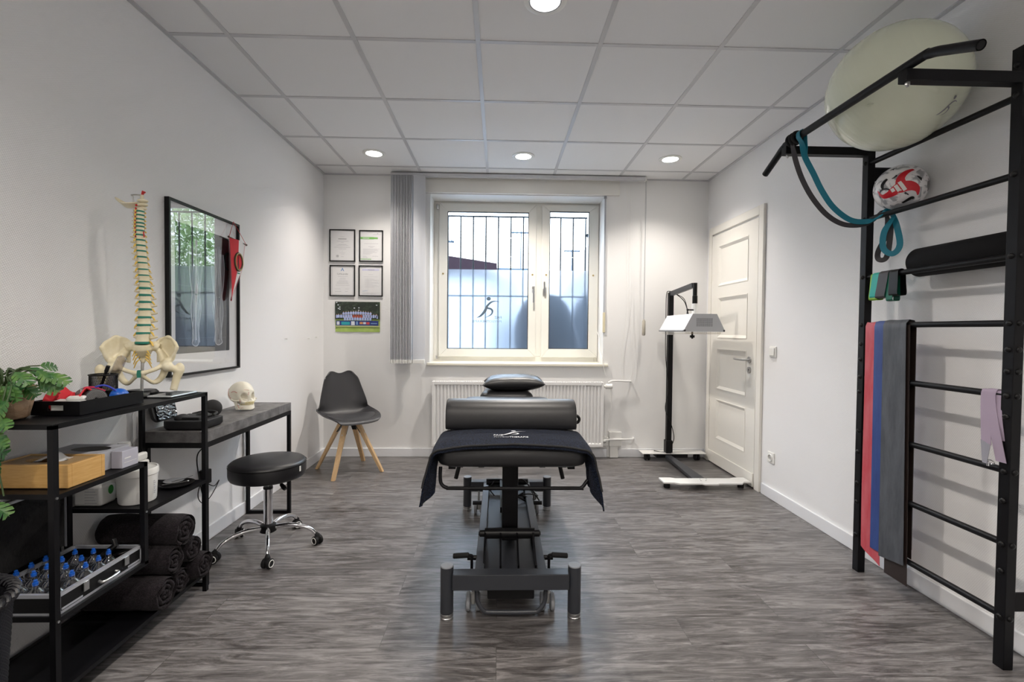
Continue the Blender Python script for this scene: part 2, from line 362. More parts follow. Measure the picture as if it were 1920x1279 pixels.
# ------------------------------------------------------------ downlights
def downlight(x, y, label, power):
    t = thing('ceiling_downlight', label, 'ceiling light', (x, y, CZ), 0, 'recessed ceiling downlights')
    MB().lathe([(.068, 0), (.094, 0), (.096, -.004), (.088, -.008), (.072, -.006), (.068, 0)], (x, y, CZ - .0003), 40, cap=False).build('trim_ring', M_PLAST, t)
    MB().lathe([(.0665, -.006), (.0665, .0), (.073, -.001), (.072, -.0065), (.0665, -.006)], (x, y, CZ - .0005), 40, cap=False).build('reflector_ring', M_GREYP, t)
    MB().lathe([(.066, -.003), (.04, -.0055), (.001, -.006)], (x, y, CZ), 40).build('diffuser', mat('lit_diffuser', (1, 1, 1), .5, emit=9.0, ecol=(1.0, .95, .88)), t)
    l = bpy.data.lights.new('downlight_lamp', 'SPOT'); l.energy = power; l.color = LAMP_RGB; l.spot_size = math.radians(155 if y < 1 else 142 if abs(x - .193) < .1 else 122); l.spot_blend = 0.8 if abs(x - .193) < .1 else 1.0; l.shadow_soft_size = 0.04
    lo = bpy.data.objects.new('lamp_light', l); COL.objects.link(lo); lo.parent = t; lo.location = (0, 0, -.03)
lab = ['round recessed ceiling downlight nearest the left wall, above the framed certificates', 'round recessed ceiling downlight in front of the window, middle of the far row of three',
       'round recessed ceiling downlight nearest the right wall, above the door', 'large looking round ceiling downlight above the massage table at the top edge of the photo',
       'added unseen fill downlight behind the viewer on the left', 'added unseen fill downlight behind the viewer on the right', 'added unseen fill downlight right above the viewer', 'added unseen fill downlight farthest behind the viewer']
for i, (x, y) in enumerate(DOWNLIGHTS): downlight(x, y, lab[i], LAMP_W[i])

# ------------------------------------------------------------ window
WY = 4.80    # room side face of the frame
win = thing('window_1', None, None, (0.17, WY, WZ0), 0, None, 'structure')
M_UPVC = mat('aged_white_upvc', (0.80, 0.79, 0.74), 0.3)
M_SEAL = mat('black_window_seal', (0.02, 0.025, 0.035), 0.5)
fx0, fx1, fz0, fz1 = -0.64, 1.013, 0.905, 2.515
f = MB()
f.box(WX0, -.60, WY + .015, WY + .08, WZ0, WZ1).box(.975, WX1, WY + .015, WY + .08, WZ0, WZ1).box(-.60, .975, WY + .015, WY + .08, WZ0, .965).box(-.60, .975, WY + .015, WY + .08, 2.49, WZ1)
f.box(.365, .43, WY + .012, WY + .08, .965, 2.49)
f.build('window_frame', M_UPVC, win, bevel=.003, smooth=None)
def sash(x0, x1, gx0, gx1, gz0, gz1, label):
    z0, z1 = .955, 2.505
    s = MB(); y0, y1 = WY - .006, WY + .06
    # mitred profile: outer frame faces as four trapezoid boxes
    for a in (((x0, z0), (x1, z0), (gx1, gz0), (gx0, gz0)), ((x1, z0), (x1, z1), (gx1, gz1), (gx1, gz0)), ((x1, z1), (x0, z1), (gx0, gz1), (gx1, gz1)), ((x0, z1), (x0, z0), (gx0, gz0), (gx0, gz1))):
        s.prism(a, lambda p, q: (p, y0, q), lambda p, q: (p, y1, q))
    so = s.build('sash', M_UPVC, win, smooth=None, bevel=.004)
    b = MB(); t = .007
    b.box(gx0, gx0 + t, y0 + .006, y0 + .016, gz0, gz1).box(gx1 - t, gx1, y0 + .006, y0 + .016, gz0, gz1).box(gx0, gx1, y0 + .006, y0 + .016, gz1 - t, gz1).box(gx0, gx1, y0 + .006, y0 + .016, gz0, gz0 + t)
    b.build('seal', M_SEAL, so, smooth=None)
    MB().box(gx0, gx1, WY + .020, WY + .024, gz0, gz1).build('pane', M_GLASS, so, smooth=None)
    fl = MB().box(gx0 + .003, gx1 - .003, WY + .028, WY + .030, gz0, 1.845).build('frosted_film', M_FROST, so, smooth=None)
    return so, fl
sl, film = sash(-.612, .372, -.528, .294, 1.037, 2.424, 'left')
sr, film2 = sash(.428, 1.008, .506, .912, 1.042, 2.440, 'right')
def win_handle(x, z, lever, parent):
    h = MB(); h.box(x - .014, x + .014, WY - .018, WY - .006, z - .035, z + .035)
    h.build('handle_plate', M_STEEL, parent, bevel=.004, smooth=None)
    k = MB(); k.tube([(x, WY - .012, z), (x, WY - .045, z)], .008, 12).tube(smooth_path([(x, WY - .045, z), (x, WY - .05, z + .02 * (1 if lever > 0 else -1)), (x, WY - .05, z + lever)], 5), .009, 10)
    k.build('window_handle', M_STEEL, parent)
win_handle(.345, 1.645, -.135, sl); win_handle(.455, 1.62, .10, sr)
lk = MB()
for x in (-.57, .335): lk.cyl((x, WY - .012, 1.795), (x, WY - .004, 1.795), .009)
lk.build('sash_lock', mat('brass', (.55, .42, .2), .35, .9), sl)
lk = MB()
for x in (.475, .955): lk.cyl((x, WY - .012, 1.795), (x, WY - .004, 1.795), .009)
lk.build('sash_lock', MATS['brass'], sr)
h = MB(); h.cyl((-.628, WY - .01, 2.44), (-.628, WY - .01, 2.49), .011).cyl((-.628, WY - .01, .935), (-.628, WY - .01, .965), .011)
h.build('hinge', M_STEEL, win)
# sticker logo on the film, reads the right way round from the outside
M_LOGO = mat('slate_vinyl', (0.085, 0.13, 0.175), .6)
LY = WY + .0265
def logo_runner(mb, f, s=1.0):   # running figure; f maps (a,b) in logo units to 3d, a to the right and b up
    def blade(c, wd):
        c = smooth_path([(a, b, 0) for a, b in c], 6); n = len(c); A = []; B = []
        for i, p in enumerate(c):
            t = (c[min(i + 1, n - 1)] - c[max(i - 1, 0)]).normalized(); q = i / (n - 1); k = q * (len(wd) - 1); j = min(int(k), len(wd) - 2)
            ww = (wd[j] * (1 - (k - j)) + wd[j + 1] * (k - j)) / 2; nn = Vector((-t.y, t.x, 0)) * ww
            A.append(p + nn); B.append(p - nn)
        for i in range(n - 1): mb.poly([f(A[i].x, A[i].y), f(A[i + 1].x, A[i + 1].y), f(B[i + 1].x, B[i + 1].y), f(B[i].x, B[i].y)])
    blade([(-.123, -.115), (-.08, -.09), (-.035, -.03), (-.01, .03), (.03, .075), (.075, .088), (.12, .08)], [.003, .022, .030, .024, .020, .010, .002])
    blade([(-.01, .005), (.03, -.008), (.045, -.035), (.03, -.075), (-.03, -.113)], [.022, .022, .020, .014, .002])
    mb.poly([f(.004 + .023 * math.cos(2 * PI * i / 24), .118 + .023 * math.sin(2 * PI * i / 24)) for i in range(24)])
lg = MB(); logo_runner(lg, lambda a, b: (-.112 + a * .95, LY, 1.450 + b * .84)); lg.build('running_figure_logo', M_LOGO, film, smooth=None, fix=False)
mir = lambda x, z: basis((x, LY, z), (-1, 0, 0), (0, 0, 1))
text('FAIZ', .034, mir(.026, 1.347), M_LOGO, 'lettering', film, width=.070)
text('PHYSIO', .034, mir(.026, 1.306), mat('pale_slate_vinyl', (.30, .38, .46), .6), 'lettering', film, width=.125)
text('THERAPIE', .034, mir(-.102, 1.306), M_LOGO, 'lettering', film, width=.170)
# roller shutter box, sill, reveal lining
struct('trim_1', MB().box(-.728, 1.15, YB - .028, YB, 2.533, 2.69), mat('cream_shutter_box', (.80, .79, .75), .4), bevel=.004, smooth=None)
struct('trim_2', MB().box(-.688, 1.058, YB - .035, WY + .02, .885, .910), mat('cream_sill', (.80, .77, .66), .4), bevel=.005, smooth=None)
r = MB(); r.box(WX0 - .001, WX0 + .006, YB + .001, WY + .012, .91, WZ1).box(WX1 - .006, WX1 + .001, YB + .001, WY + .012, .91, WZ1).box(WX0, WX1, YB + .001, WY + .012, WZ1 - .006, WZ1 + .001)
struct('trim_3', r, M_WHITE, smooth=None)
# shutter strap and its guide on the right of the opening
st = thing('shutter_strap', 'grey shutter strap with cream winder plate on the right of the window', 'shutter strap', (1.022, YB, 1.2))
MB().box(1.006, 1.022, YB - .012, YB - .009, 1.40, 2.52).build('strap', mat('grey_webbing', (.40, .42, .46), .8), st, smooth=None)
MB().box(1.001, 1.026, YB - .014, YB, 2.505, 2.530).build('strap_guide', M_GREYP, st, smooth=None)
MB().box(1.003, 1.027, YB - .016, YB - .0005, 1.215, 1.41).build('winder_plate', mat('aged_cream', (.70, .64, .46), .4), st, bevel=.003, smooth=None)
# window sensor cable
cb = MB().tube(smooth_path([(.99, 4.72, 1.22), (1.0, 4.68, 1.16), (.985, 4.60, 1.05), (.995, 4.545, .99), (1.0, 4.508, .93), (1.015, 4.506, .86), (1.03, 4.50, .80)], 6), .0035, 8)
tag(cb.build('window_cable', M_PLAST), 'thin white cable hanging over the window sill on the right', 'cable')

# ------------------------------------------------------------ outside
gnd = struct('ground', MB().box(-30, 30, 4.95, 60, -.5, -.4), mat('grey_paving', (.09, .11, .135), .8), smooth=None)
gr = thing('window_grille', 'dark metal security grille with upright bars outside the window', 'window grille', (.2, 4.98, 1.0))
M_GRILLE = mat('grille_metal', (.012, .02, .03), .5, spec=.2)
for i in range(12):
    x = -.540 + .1315 * i
    MB().cyl((x, 4.98, .90), (x, 4.98, 2.425), .0075, seg=8).build('upright_bar', M_GRILLE, gr)
for z in (2.420, 1.587, .93): MB().box(-.56, .925, 4.972, 4.988, z - .007, z + .007).build('cross_rail', M_GRILLE, gr, smooth=None)
MB().cyl((.91, 4.9, 2.23), (.93, 5.0, 2.23), .012, seg=10).build('wall_bracket', M_GRILLE, gr)
# neighbouring buildings, pale and far
M_HOUSE = mat('pale_render', (.36, .38, .41), .8); M_ROOFD = mat('dark_roof', (.016, .010, .014), .9, spec=.1); M_TILE = mat('pale_roof', (.26, .22, .19), .8)
hs = thing('shed', 'dark flat roofed shed seen through the clear glass at left', 'shed', (-1.6, 11, -.4))
MB().hexa([(-3.2, 9, 2.3), (-.05, 9, 2.3), (-.05, 12, 2.3), (-3.2, 12, 2.3), (-3.2, 9, 2.95), (-.05, 9, 2.5), (-.05, 12, 2.5), (-3.2, 12, 2.95)]).build('roof', M_ROOFD, hs, smooth=None)
MB().box(-3.1, -.15, 9.1, 11.9, -.4, 2.3).build('wall', mat('pale_shed_render', (.42, .44, .47), .8), hs, smooth=None)
h1 = thing('neighbouring_house', 'pale flat topped house seen through the middle of the left sash', 'house', (.3, 18, -.4))
MB().box(-.9, 1.15, 17, 20, -.4, 3.35).build('wall', M_HOUSE, h1, smooth=None)
MB().box(-1.0, 1.25, 16.9, 20.1, 3.35, 3.45).build('parapet', mat('blue_grey_trim', (.03, .055, .085), .6), h1, smooth=None)
for x in (-.55, .45):
    fr = MB(); fr.box(x, x + .55, 16.96, 17, 2.98, 3.02).box(x, x + .04, 16.96, 17, 2.2, 3.0).box(x + .51, x + .55, 16.96, 17, 2.2, 3.0); fr.build('dormer_window', MATS['blue_grey_trim'], h1, smooth=None)
h2 = thing('gabled_house', 'pale gabled house with tiled roof seen through the right sash', 'house', (3.6, 24, -.4))
MB().box(2.6, 5.4, 22, 27, -.4, 3.2).build('wall', M_HOUSE, h2, smooth=None)
MB().prism([(2.4, 3.2), (5.6, 3.2), (4.2, 5.3)], lambda a, b: (a, 21.8, b), lambda a, b: (a, 27.2, b)).build('roof', M_TILE, h2, smooth=None)
for nm, x, y, z, ln, lb in (('roof_antenna', .78, 17.3, 3.45, 1.4, 'roof antenna above the pale flat topped house'), ('roof_antenna', 3.1, 20.2, 3.1, 1.6, 'roof antenna beside the gabled house, behind the right sash'), ('roof_antenna', -1.55, 12.5, 2.6, 1.0, 'roof antenna above the dark shed roof')):
    a = thing(nm, lb, 'antenna', (x, y, z), 0)
    z0 = z - (0 if y < 13 or y > 17 and y < 20 else 3.4); 
    MB().cyl((x, y, z0), (x, y, z + ln), .02, seg=8).build('mast', MATS['blue_grey_trim'], a)
    m_ = MB(); m_.cyl((x - .35, y, z + ln - .05), (x + .35, y, z + ln - .05), .03, seg=6)
    for q in (-.3, -.15, 0, .15, .3): m_.cyl((x + q, y - .2, z + ln - .05), (x + q, y + .2, z + ln - .05), .012, seg=6)
    m_.build('aerial', MATS['blue_grey_trim'], a)
yw = thing('added_backdrop_wall', 'added low grey blue backdrop wall blurred behind the frosted glass', 'wall', (1, 13.2, -.4))  # added wall, keeps bright sky out of the lower frosted glass
MB().box(-6, 9, 13.1, 13.3, -.4, 1.55).build('wall_panel', mat('grey_blue_render', (.20, .215, .24), .8), yw, smooth=None)
for x in (-5, -3, -1, 1, 3, 5, 7): MB().box(x - .1, x + .1, 13.0, 13.1, -.4, 1.6).build('pier', MATS['grey_blue_render'], yw, smooth=None)
# two dark covered shapes close behind the frosted glass
M_COVER = mat('dark_cover', (.010, .014, .022), .8)
def cover(name, pts, y0, y1, label, cat='covered object'):
    m = MB(); o = []
    for i in range(7):
        t = i / 6; k = math.sin(PI * (.12 + .76 * t)); cx = sum(p[0] for p in pts) / len(pts); cz = sum(p[1] for p in pts) / len(pts)
        o.append([Vector((cx + (p[0] - cx) * (.7 + .3 * k), y0 + (y1 - y0) * t, cz + (p[1] - cz) * (.85 + .15 * k) if p[1] > .3 else p[1])) for p in pts])
    m.rings(o); return tag(m.build(name, M_COVER, sub=1), label, cat)
cover('covered_object', [(.24, -.4), (1.0, -.4), (.98, 1.0), (.86, 1.25), (.78, 1.55), (.62, 1.66), (.40, 1.66), (.24, 1.55), (.14, 1.25), (.20, .9)], 5.12, 5.45, 'dark rounded covered shape blurred behind the frosted glass where both sashes meet')
cover('covered_object', [(.80, -.4), (1.5, -.4), (1.5, 1.5), (1.35, 1.72), (1.1, 1.74), (.98, 1.65), (.84, 1.4), (.80, .9)], 5.56, 5.95, 'larger dark covered shape blurred behind the right end of the frosted glass')
# tree outside to the right, seen only as the reflection in the poster glass
def tree(x, y, h, r, label):
    t = thing('broadleaf_tree', label, 'tree', (x, y, -.4), 0, 'trees outside the window')
    MB().tube([(x, y, -.4), (x + .05, y, 1.4), (x - .05, y + .05, h * .62)], [.16, .12, .05], 10).build('trunk', mat('tree_bark', (.10, .07, .05), .9), t)
    m = MB(); R = random.Random(int(x * 100))
    for i in range(6500):
        while True:
            p = Vector((R.uniform(-1, 1), R.uniform(-1, 1), R.uniform(-1, 1)))
            if .35 < p.length < 1: break
        p = Vector((x, y, h * .62)) + Vector((p.x * r, p.y * r, p.z * h * .38)) * (1 + .15 * math.sin(p.x * 9) * math.cos(p.z * 7)); s = R.uniform(.045, .085)
        a = Vector((R.uniform(-1, 1), R.uniform(-1, 1), R.uniform(-1, 1))).normalized(); b = a.orthogonal().normalized()
        m.poly([p - a * s, p + b * s * .5, p + a * s, p - b * s * .5])
    m.build('foliage', mat('tree_leaves', (.10, .22, .05), .6, mix=((.28, .42, .12), 1.5, .3, .7)), t, smooth=None, fix=False)
tree(3.9, 10.2, 5.6, 1.75, 'leafy green tree outside, reflected in the poster glass, nearer the window')
tree(6.6, 13.0, 6.6, 2.2, 'leafy green tree outside, reflected in the poster glass, farther off')

# ------------------------------------------------------------ vertical blind
vb = thing('vertical_blind', 'pale grey vertical blind drawn to the left of the window on a long ceiling rail', 'blind', (-.9, 4.47, 2.66))
m = MB(); m.box(-1.02, 1.375, 4.44, 4.48, 2.655, 2.688); m.build('headrail', mat('rail_aluminium', (.62, .62, .64), .35, .5), vb, bevel=.003, smooth=None)
MB().box(1.370, 1.382, 4.438, 4.482, 2.652, 2.69).build('rail_end_cap', M_PLAST, vb, smooth=None)
R = random.Random(3)
slz0, slz1 = .945, 2.655
for i in range(22):
    x = -1.005 + i * .0090; dx = .0022 * math.sin(i * 2.1)
    s = MB().hexa([(x + dx - .004, 4.40, slz0), (x + dx - .002, 4.40, slz0), (x + dx + .040, 4.51, slz0), (x + dx + .038, 4.51, slz0), (x + dx - .004, 4.40, slz1), (x + dx - .002, 4.40, slz1), (x + dx + .040, 4.51, slz1), (x + dx + .038, 4.51, slz1)]).build('slat', M_BLIND, vb, smooth=None)
    MB().hexa([(x + dx - .0055, 4.398, slz0 - .035), (x + dx - .0005, 4.398, slz0 - .035), (x + dx + .0415, 4.512, slz0 - .035), (x + dx + .0365, 4.512, slz0 - .035), (x + dx - .0055, 4.398, slz0), (x + dx - .0005, 4.398, slz0), (x + dx + .0415, 4.512, slz0), (x + dx + .0365, 4.512, slz0)]).build('bottom_weight', M_PLAST, s, smooth=None)
s = MB().grid(lambda a, b: (-.80 + .105 * a, 4.405 - .010 * math.sin(PI * a) + .03 * a, slz0 + (slz1 - slz0) * b), 8, 1, .002).build('slat', M_BLIND, vb)
MB().box(-.802, -.692, 4.403, 4.439, slz0 - .035, slz0 + .002).build('bottom_weight', M_PLAST, s, bevel=.002, smooth=None)
ch = MB()
for i in range(22):
    x = -1.006 + i * .0090
    ch.tube([(x, 4.396, slz0 - .03), (x + .0045, 4.392, slz0 - .038), (x + .0090, 4.396, slz0 - .03)], .0012, 5)
ch.build('bead_chain', M_STEEL, vb)
MB().cyl((1.385, 4.47, 1.345), (1.385, 4.46, 2.66), .0016, seg=6).build('pull_cord', M_GREYP, vb)
MB().cyl((1.378, 4.465, 1.345), (1.378, 4.458, 2.66), .0014, seg=6).build('pull_cord', M_GREYP, vb)
MB().tube([(1.382, 4.465, 1.19), (1.382, 4.465, 1.20), (1.382, 4.465, 1.325), (1.382, 4.465, 1.345)], [.012, .0165, .0165, .006], 14).build('cord_weight', mat('beige_plastic', (.42, .39, .33), .5), vb)
MB().tube(smooth_path([(1.22, 4.53, 2.64), (1.235, 4.53, 2.1), (1.24, 4.53, 1.5), (1.19, 4.535, .95), (1.23, 4.53, .75), (1.31, 4.53, .9), (1.27, 4.53, 1.4), (1.255, 4.53, 2.64)], 8), .0013, 6).build('control_chain', M_PLAST, vb)

# ------------------------------------------------------------ radiator and pipes
ra = thing('radiator', 'white panel radiator with vertical grooves under the window', 'radiator', (.19, 4.46, .1))
rx0, rx1, rz0, rz1, ry = -.625, 1.0, .125, .742, 4.43
m = MB(); n = 49; pts = []
for i in range(n * 4 + 1):
    t = i / (n * 4); ph = (i % 4) / 4; pts.append((rx0 + .02 + (rx1 - rx0 - .04) * t, ry + (.012 if .3 < ph < .8 else 0)))
m.grid(lambda a, b: (pts[round(a * (len(pts) - 1))][0], pts[round(a * (len(pts) - 1))][1] if .02 < b < .98 else ry, rz0 + .028 + (rz1 - rz0 - .056) * (0, .0201, .06, .94, .9799, 1)[round(b * 5)]), len(pts) - 1, 5, .002)
m.build('front_panel', M_WHITE, ra, smooth=25)
m = MB(); m.box(rx0, rx0 + .02, ry - .002, ry + .085, rz0, rz1).box(rx1 - .02, rx1, ry - .002, ry + .085, rz0, rz1).box(rx0 + .02, rx1 - .02, ry - .003, ry + .003, rz0, rz0 + .03).box(rx0 + .02, rx1 - .02, ry - .003, ry + .003, rz1 - .03, rz1).box(rx0 + .02, rx1 - .02, ry + .07, ry + .085, rz0, rz1)
m.build('casing', M_WHITE, ra, bevel=.004, smooth=None)
m = MB()
for i in range(90): m.box(rx0 + .02 + i * .0176, rx0 + .026 + i * .0176, ry + .003, ry + .07, rz1 - .004, rz1)
m.build('top_grille', M_WHITE, ra, smooth=None)
th = MB(); th.tube([(1.0, 4.47, .70), (1.02, 4.47, .70), (1.025, 4.47, .70), (1.085, 4.47, .70), (1.09, 4.47, .70)], [.014, .014, .024, .026, .018], 18).build('thermostat_valve', M_PLAST, ra)
MB().cyl((1.0, 4.47, .175), (1.03, 4.47, .175), .013).build('lower_valve', M_PLAST, ra)
pp = thing('heating_pipe', 'white heating pipe leaving the top right of the radiator', 'pipe', (1.2, 4.5, .7), group=None)
m = MB(); m.tube(smooth_path([(1.05, 4.475, .735), (1.10, 4.485, .752), (1.24, 4.50, .748), (1.275, 4.51, .745), (1.285, 4.555, .742)], 6), .009, 10); m.build('pipe', M_WHITE, pp)
p2 = thing('heating_pipe', 'white heating pipe leaving the bottom right of the radiator', 'pipe', (1.2, 4.5, .18))
m = MB(); m.tube(smooth_path([(1.02, 4.475, .18), (1.1, 4.49, .185), (1.27, 4.50, .185), (1.31, 4.515, .187), (1.32, 4.555, .187)], 6), .009, 10); m.build('pipe', M_WHITE, p2)
cb = MB().tube(smooth_path([(1.075, 4.46, .68), (1.08, 4.47, .5), (1.05, 4.48, .3), (1.04, 4.48, .16), (1.05, 4.49, .09), (1.065, 4.50, .11), (1.06, 4.51, .16)], 8), .003, 8)
tag(cb.build('thermostat_cable', M_PLAST), 'thin white cable hanging from the radiator valve to the outlet strip', 'cable')
bx = thing('cable_box', 'white cable trunking box on the wall right of the radiator', 'junction box', (1.12, 4.52, .1))
MB().box(1.075, 1.195, 4.50, YB, .115, .255).build('cover', M_PLAST, bx, bevel=.004, smooth=None)
MB().box(1.085, 1.165, 4.51, YB, 0.002, .115).build('duct', M_PLAST, bx, bevel=.003, smooth=None)
def socket(name, label, c, ax, cat='socket', switch=False, double=False):
    t = thing(name, label, cat, c); x, y, z = c; s = .041
    def put(a0, a1, b0, b1, d0, d1):   # a along wall, b up, d out of wall
        return (x + a0, x + a1, y - d1, y - d0, z + b0, z + b1) if ax == 'Y' else (x - d1, x - d0, y + a0, y + a1, z + b0, z + b1)
    MB().box(*put(-s, s, -s, s, 0, .010)).build('cover_plate', M_PLAST, t, bevel=.004, smooth=None)
    if switch: MB().box(*put(-.03, .03, -.03, .03, .010, .017)).build('rocker', M_PLAST, t, bevel=.003, smooth=None)
    else:
        r = (0, -PI / 2, 0) if ax == 'X' else (PI / 2, 0, 0)
        cc = (x - .010, y, z) if ax == 'X' else (x, y - .010, z)
        MB().lathe([(.021, .0), (.025, .0), (.025, .007), (.021, .007), (.020, .0)], cc, 28, r, cap=False).build('socket_ring', M_PLAST, t)
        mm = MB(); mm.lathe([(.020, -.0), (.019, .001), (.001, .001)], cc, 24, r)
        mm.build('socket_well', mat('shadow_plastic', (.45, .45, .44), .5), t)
        pn = MB()
        for d in (-.0095, .0095):
            q = (cc[0] - .001, cc[1] + d, cc[2]) if ax == 'X' else (cc[0] + d, cc[1] - .001, cc[2]); q2 = (q[0] - .001, q[1], q[2]) if ax == 'X' else (q[0], q[1] - .001, q[2])
            pn.cyl(q, q2, .003, seg=8)
        pn.build('pin_holes', M_BLACKP, t)
socket('wall_socket', 'square white wall socket low on the wall right of the door', (XR, 3.41, .305), 'X')
socket('light_switch', 'square white light switch on the wall beside the door handle', (XR, 3.415, 1.088), 'X', 'switch', True)
socket('wall_socket', 'white socket of the outlet strip below the radiator, left one', (.945, YB - .03, .16), 'Y')
socket('wall_socket', 'white socket of the outlet strip below the radiator, right one', (1.03, YB - .03, .16), 'Y')
tag(MB().box(.90, 1.073, YB - .0298, YB, .115, .205).build('outlet_strip', M_PLAST, smooth=None, bevel=.003), 'white outlet strip on the wall behind the lower right of the radiator', 'outlet strip')

for (yy, zz, lb) in ((3.74, 1.147, 'tiny white screw hook on the left wall, nearer the poster'), (4.18, 1.142, 'tiny white screw hook on the left wall, middle one'), (4.35, 1.150, 'tiny white screw hook on the left wall, nearest the corner')):
    m = MB(); m.cyl((XL, yy, zz), (XL + .012, yy, zz), .004, seg=8).ell((XL + .014, yy, zz), .0065, 10, 6); tag(m.build('wall_hook', M_PLAST), lb, 'hook', 'screw hooks on the left wall')

# ------------------------------------------------------------ certificates
def cert(x0, x1, z0, z1, label, style):
    t = thing('framed_certificate', label, 'framed certificate', ((x0 + x1) / 2, YB - .001, z0), group='framed certificates on the back wall'); y1 = YB - .0005; y0 = YB - .016; b = .0095
    m = MB(); m.box(x0, x0 + b, y0, y1, z0, z1).box(x1 - b, x1, y0, y1, z0, z1).box(x0 + b, x1 - b, y0, y1, z0, z0 + b).box(x0 + b, x1 - b, y0, y1, z1 - b, z1)
    m.build('frame', M_BLACKP, t, smooth=None)
    pa = MB().box(x0 + b, x1 - b, y0 + .008, y0 + .010, z0 + b, z1 - b).build('certificate_sheet', M_PAPER, t, smooth=None)
    MB().box(x0 + b, x1 - b, y0 + .004, y0 + .005, z0 + b, z1 - b).build('glass', M_GLASS, t, smooth=None)
    yp = y0 + .0075; cx = (x0 + x1) / 2; W = x1 - x0; Hh = z1 - z0
    def lines(L, mm, nm='printed_lines', d=0):
        q = MB()
        for (u0, u1, v, hh) in L: q.box(x0 + W * u0, x0 + W * u1, yp - d, yp + .0004 - d, z1 - Hh * v - hh, z1 - Hh * v)
        q.build(nm, mm, pa, smooth=None)
    def tx(s, u, v, sz, mm, wd): text(s, sz, basis((x0 + W * u - wd / 2, yp, z1 - Hh * v), (1, 0, 0), (0, 0, 1)), mm, 'lettering', pa, extrude=.0002, width=wd)
    if style == 0:
        lines([(.34, .66, .285, .006)], M_INK)
        lines([(.42, .58, .22, .002), (.28, .74, .36, .003), (.45, .55, .40, .003), (.35, .66, .46, .003), (.27, .73, .49, .003), (.18, .82, .55, .0035), (.35, .65, .60, .0035), (.47, .53, .67, .002), (.38, .62, .73, .002), (.45, .58, .77, .002), (.44, .55, .84, .003)], M_INKL)
        q = MB(); c = [(x0 + W * .31 + .012 * math.cos(2 * PI * i / 20), yp, z0 + Hh * .17 + .012 * math.sin(2 * PI * i / 20)) for i in range(20)]
        q.tube(c, .0012, 5, closed=True).box(x0 + W * .28, x0 + W * .34, yp, yp + .0004, z0 + Hh * .155, z0 + Hh * .185); q.build('seal', M_INK, pa)
    elif style == 1:
        lines([(.05, .62, .215, .021), (.62, .78, .222, .017), (.05, .5, .91, .006)], M_GREENI, 'green_banner')
        lines([(.58, .92, .13, .003), (.75, .79, .09, .008)], M_INKL); lines([(.14, .42, .245, .005)], M_PAPER, d=.0006)
        lines([(.2, .8, .42, .003), (.37, .65, .51, .003), (.45, .58, .54, .003)] + [(.15, .15 + q, .59 + i * .028, .0025) for i, q in enumerate((.7, .62, .66, .5, .6, .4, .3))] + [(.15, .3, .82, .003), (.55, .8, .82, .003), (.15, .35, .86, .003)], M_INKL)
    elif style == 2:
        q = MB(); q.poly([(cx - .016, yp, z1 - Hh * .19), (cx, yp, z1 - Hh * .08), (cx + .016, yp, z1 - Hh * .19), (cx + .009, yp, z1 - Hh * .19), (cx, yp, z1 - Hh * .125), (cx - .009, yp, z1 - Hh * .19)]); q.build('triangle_logo', M_BLUEI, pa, smooth=None)
        tx('Urkunde', .5, .31, .026, M_INK, .10)
        lines([(.33, .72, .36, .0025), (.42, .62, .41, .0025), (.38, .64, .45, .0025), (.35, .7, .50, .003), (.28, .72, .54, .003), (.27, .74, .58, .003), (.23, .78, .64, .0025), (.2, .42, .76, .002), (.6, .76, .76, .002), (.2, .46, .84, .003), (.6, .72, .84, .003)], M_INKL)
        q = MB()
        for a in ((.09, .095, .05, .95), (.905, .91, .05, .95)): q.box(x0 + W * a[0], x0 + W * a[1], yp, yp + .0004, z1 - Hh * a[3], z1 - Hh * a[2])
        for v in (.05, .947): q.box(x0 + W * .09, x0 + W * .91, yp, yp + .0004, z1 - Hh * v - .001, z1 - Hh * v)
        q.build('printed_border', M_INK, pa, smooth=None)
    else:
        lines([(.14, .85, .11, .018)], mat('pale_lilac_ink', (.62, .62, .78), .6), 'header_band')
        lines([(.38, .66, .135, .004)], M_INK, d=.0006); lines([(.4, .6, .29, .0025), (.2, .8, .36, .002)] + [(.25, .25 + q, .44 + i * .033, .002) for i, q in enumerate((.4, .6, .3, .55, .6, .35, .5, .6, .4))] + [(.15, .85, .89, .002), (.15, .7, .92, .002)], M_INKL)
        q = MB().tube(smooth_path([(x0 + W * (.15 + .03 * i), yp, z0 + Hh * (.15 + .02 * (i % 2) + .004 * i)) for i in range(8)], 4), .0009, 4); q.build('signature', M_BLUEI, pa)
cert(-1.617, -1.375, 1.868, 2.172, 'black framed certificate with round stamp, upper left of the four', 0)
cert(-1.336, -1.112, 1.870, 2.168, 'black framed certificate with a green banner, upper right of the four', 1)
cert(-1.614, -1.376, 1.538, 1.834, 'black framed award sheet with blue triangle, lower left of the four', 2)
cert(-1.341, -1.114, 1.540, 1.834, 'black framed document with lilac header and signature, lower right of the four', 3)
# team photograph sheet
tp = thing('team_photo', 'unframed team photograph sheet with blue banner on the wall below the certificates', 'photo print', (-1.35, YB - .001, 1.2))
px0, px1, pz0, pz1 = -1.563, -1.140, 1.199, 1.487; PW = px1 - px0; PH = pz1 - pz0
sh = MB().grid(lambda a, b: (px0 + PW * a, YB - .003 - .006 * (1 - b) ** 3 * abs(math.sin(a * 7)), pz0 + PH * b), 16, 8, .0006).build('sheet', mat('print_lawn', (.30, .45, .09), .4, mix=((.45, .58, .16), 12, .3, .7)), tp)
yp = YB - .0112
def pq(u0, u1, v0, v1, mm, nm, q=None): 
    m = q or MB(); m.box(px0 + PW * u0, px0 + PW * u1, yp, yp + .0005, pz0 + PH * v0, pz0 + PH * v1)
    return m if q else m.build(nm, mm, sh, smooth=None)
pq(0, 1, .42, 1, mat('print_dark_trees', (.018, .028, .02), .4, mix=((.08, .12, .07), 30, .5, .8)), 'printed_trees')
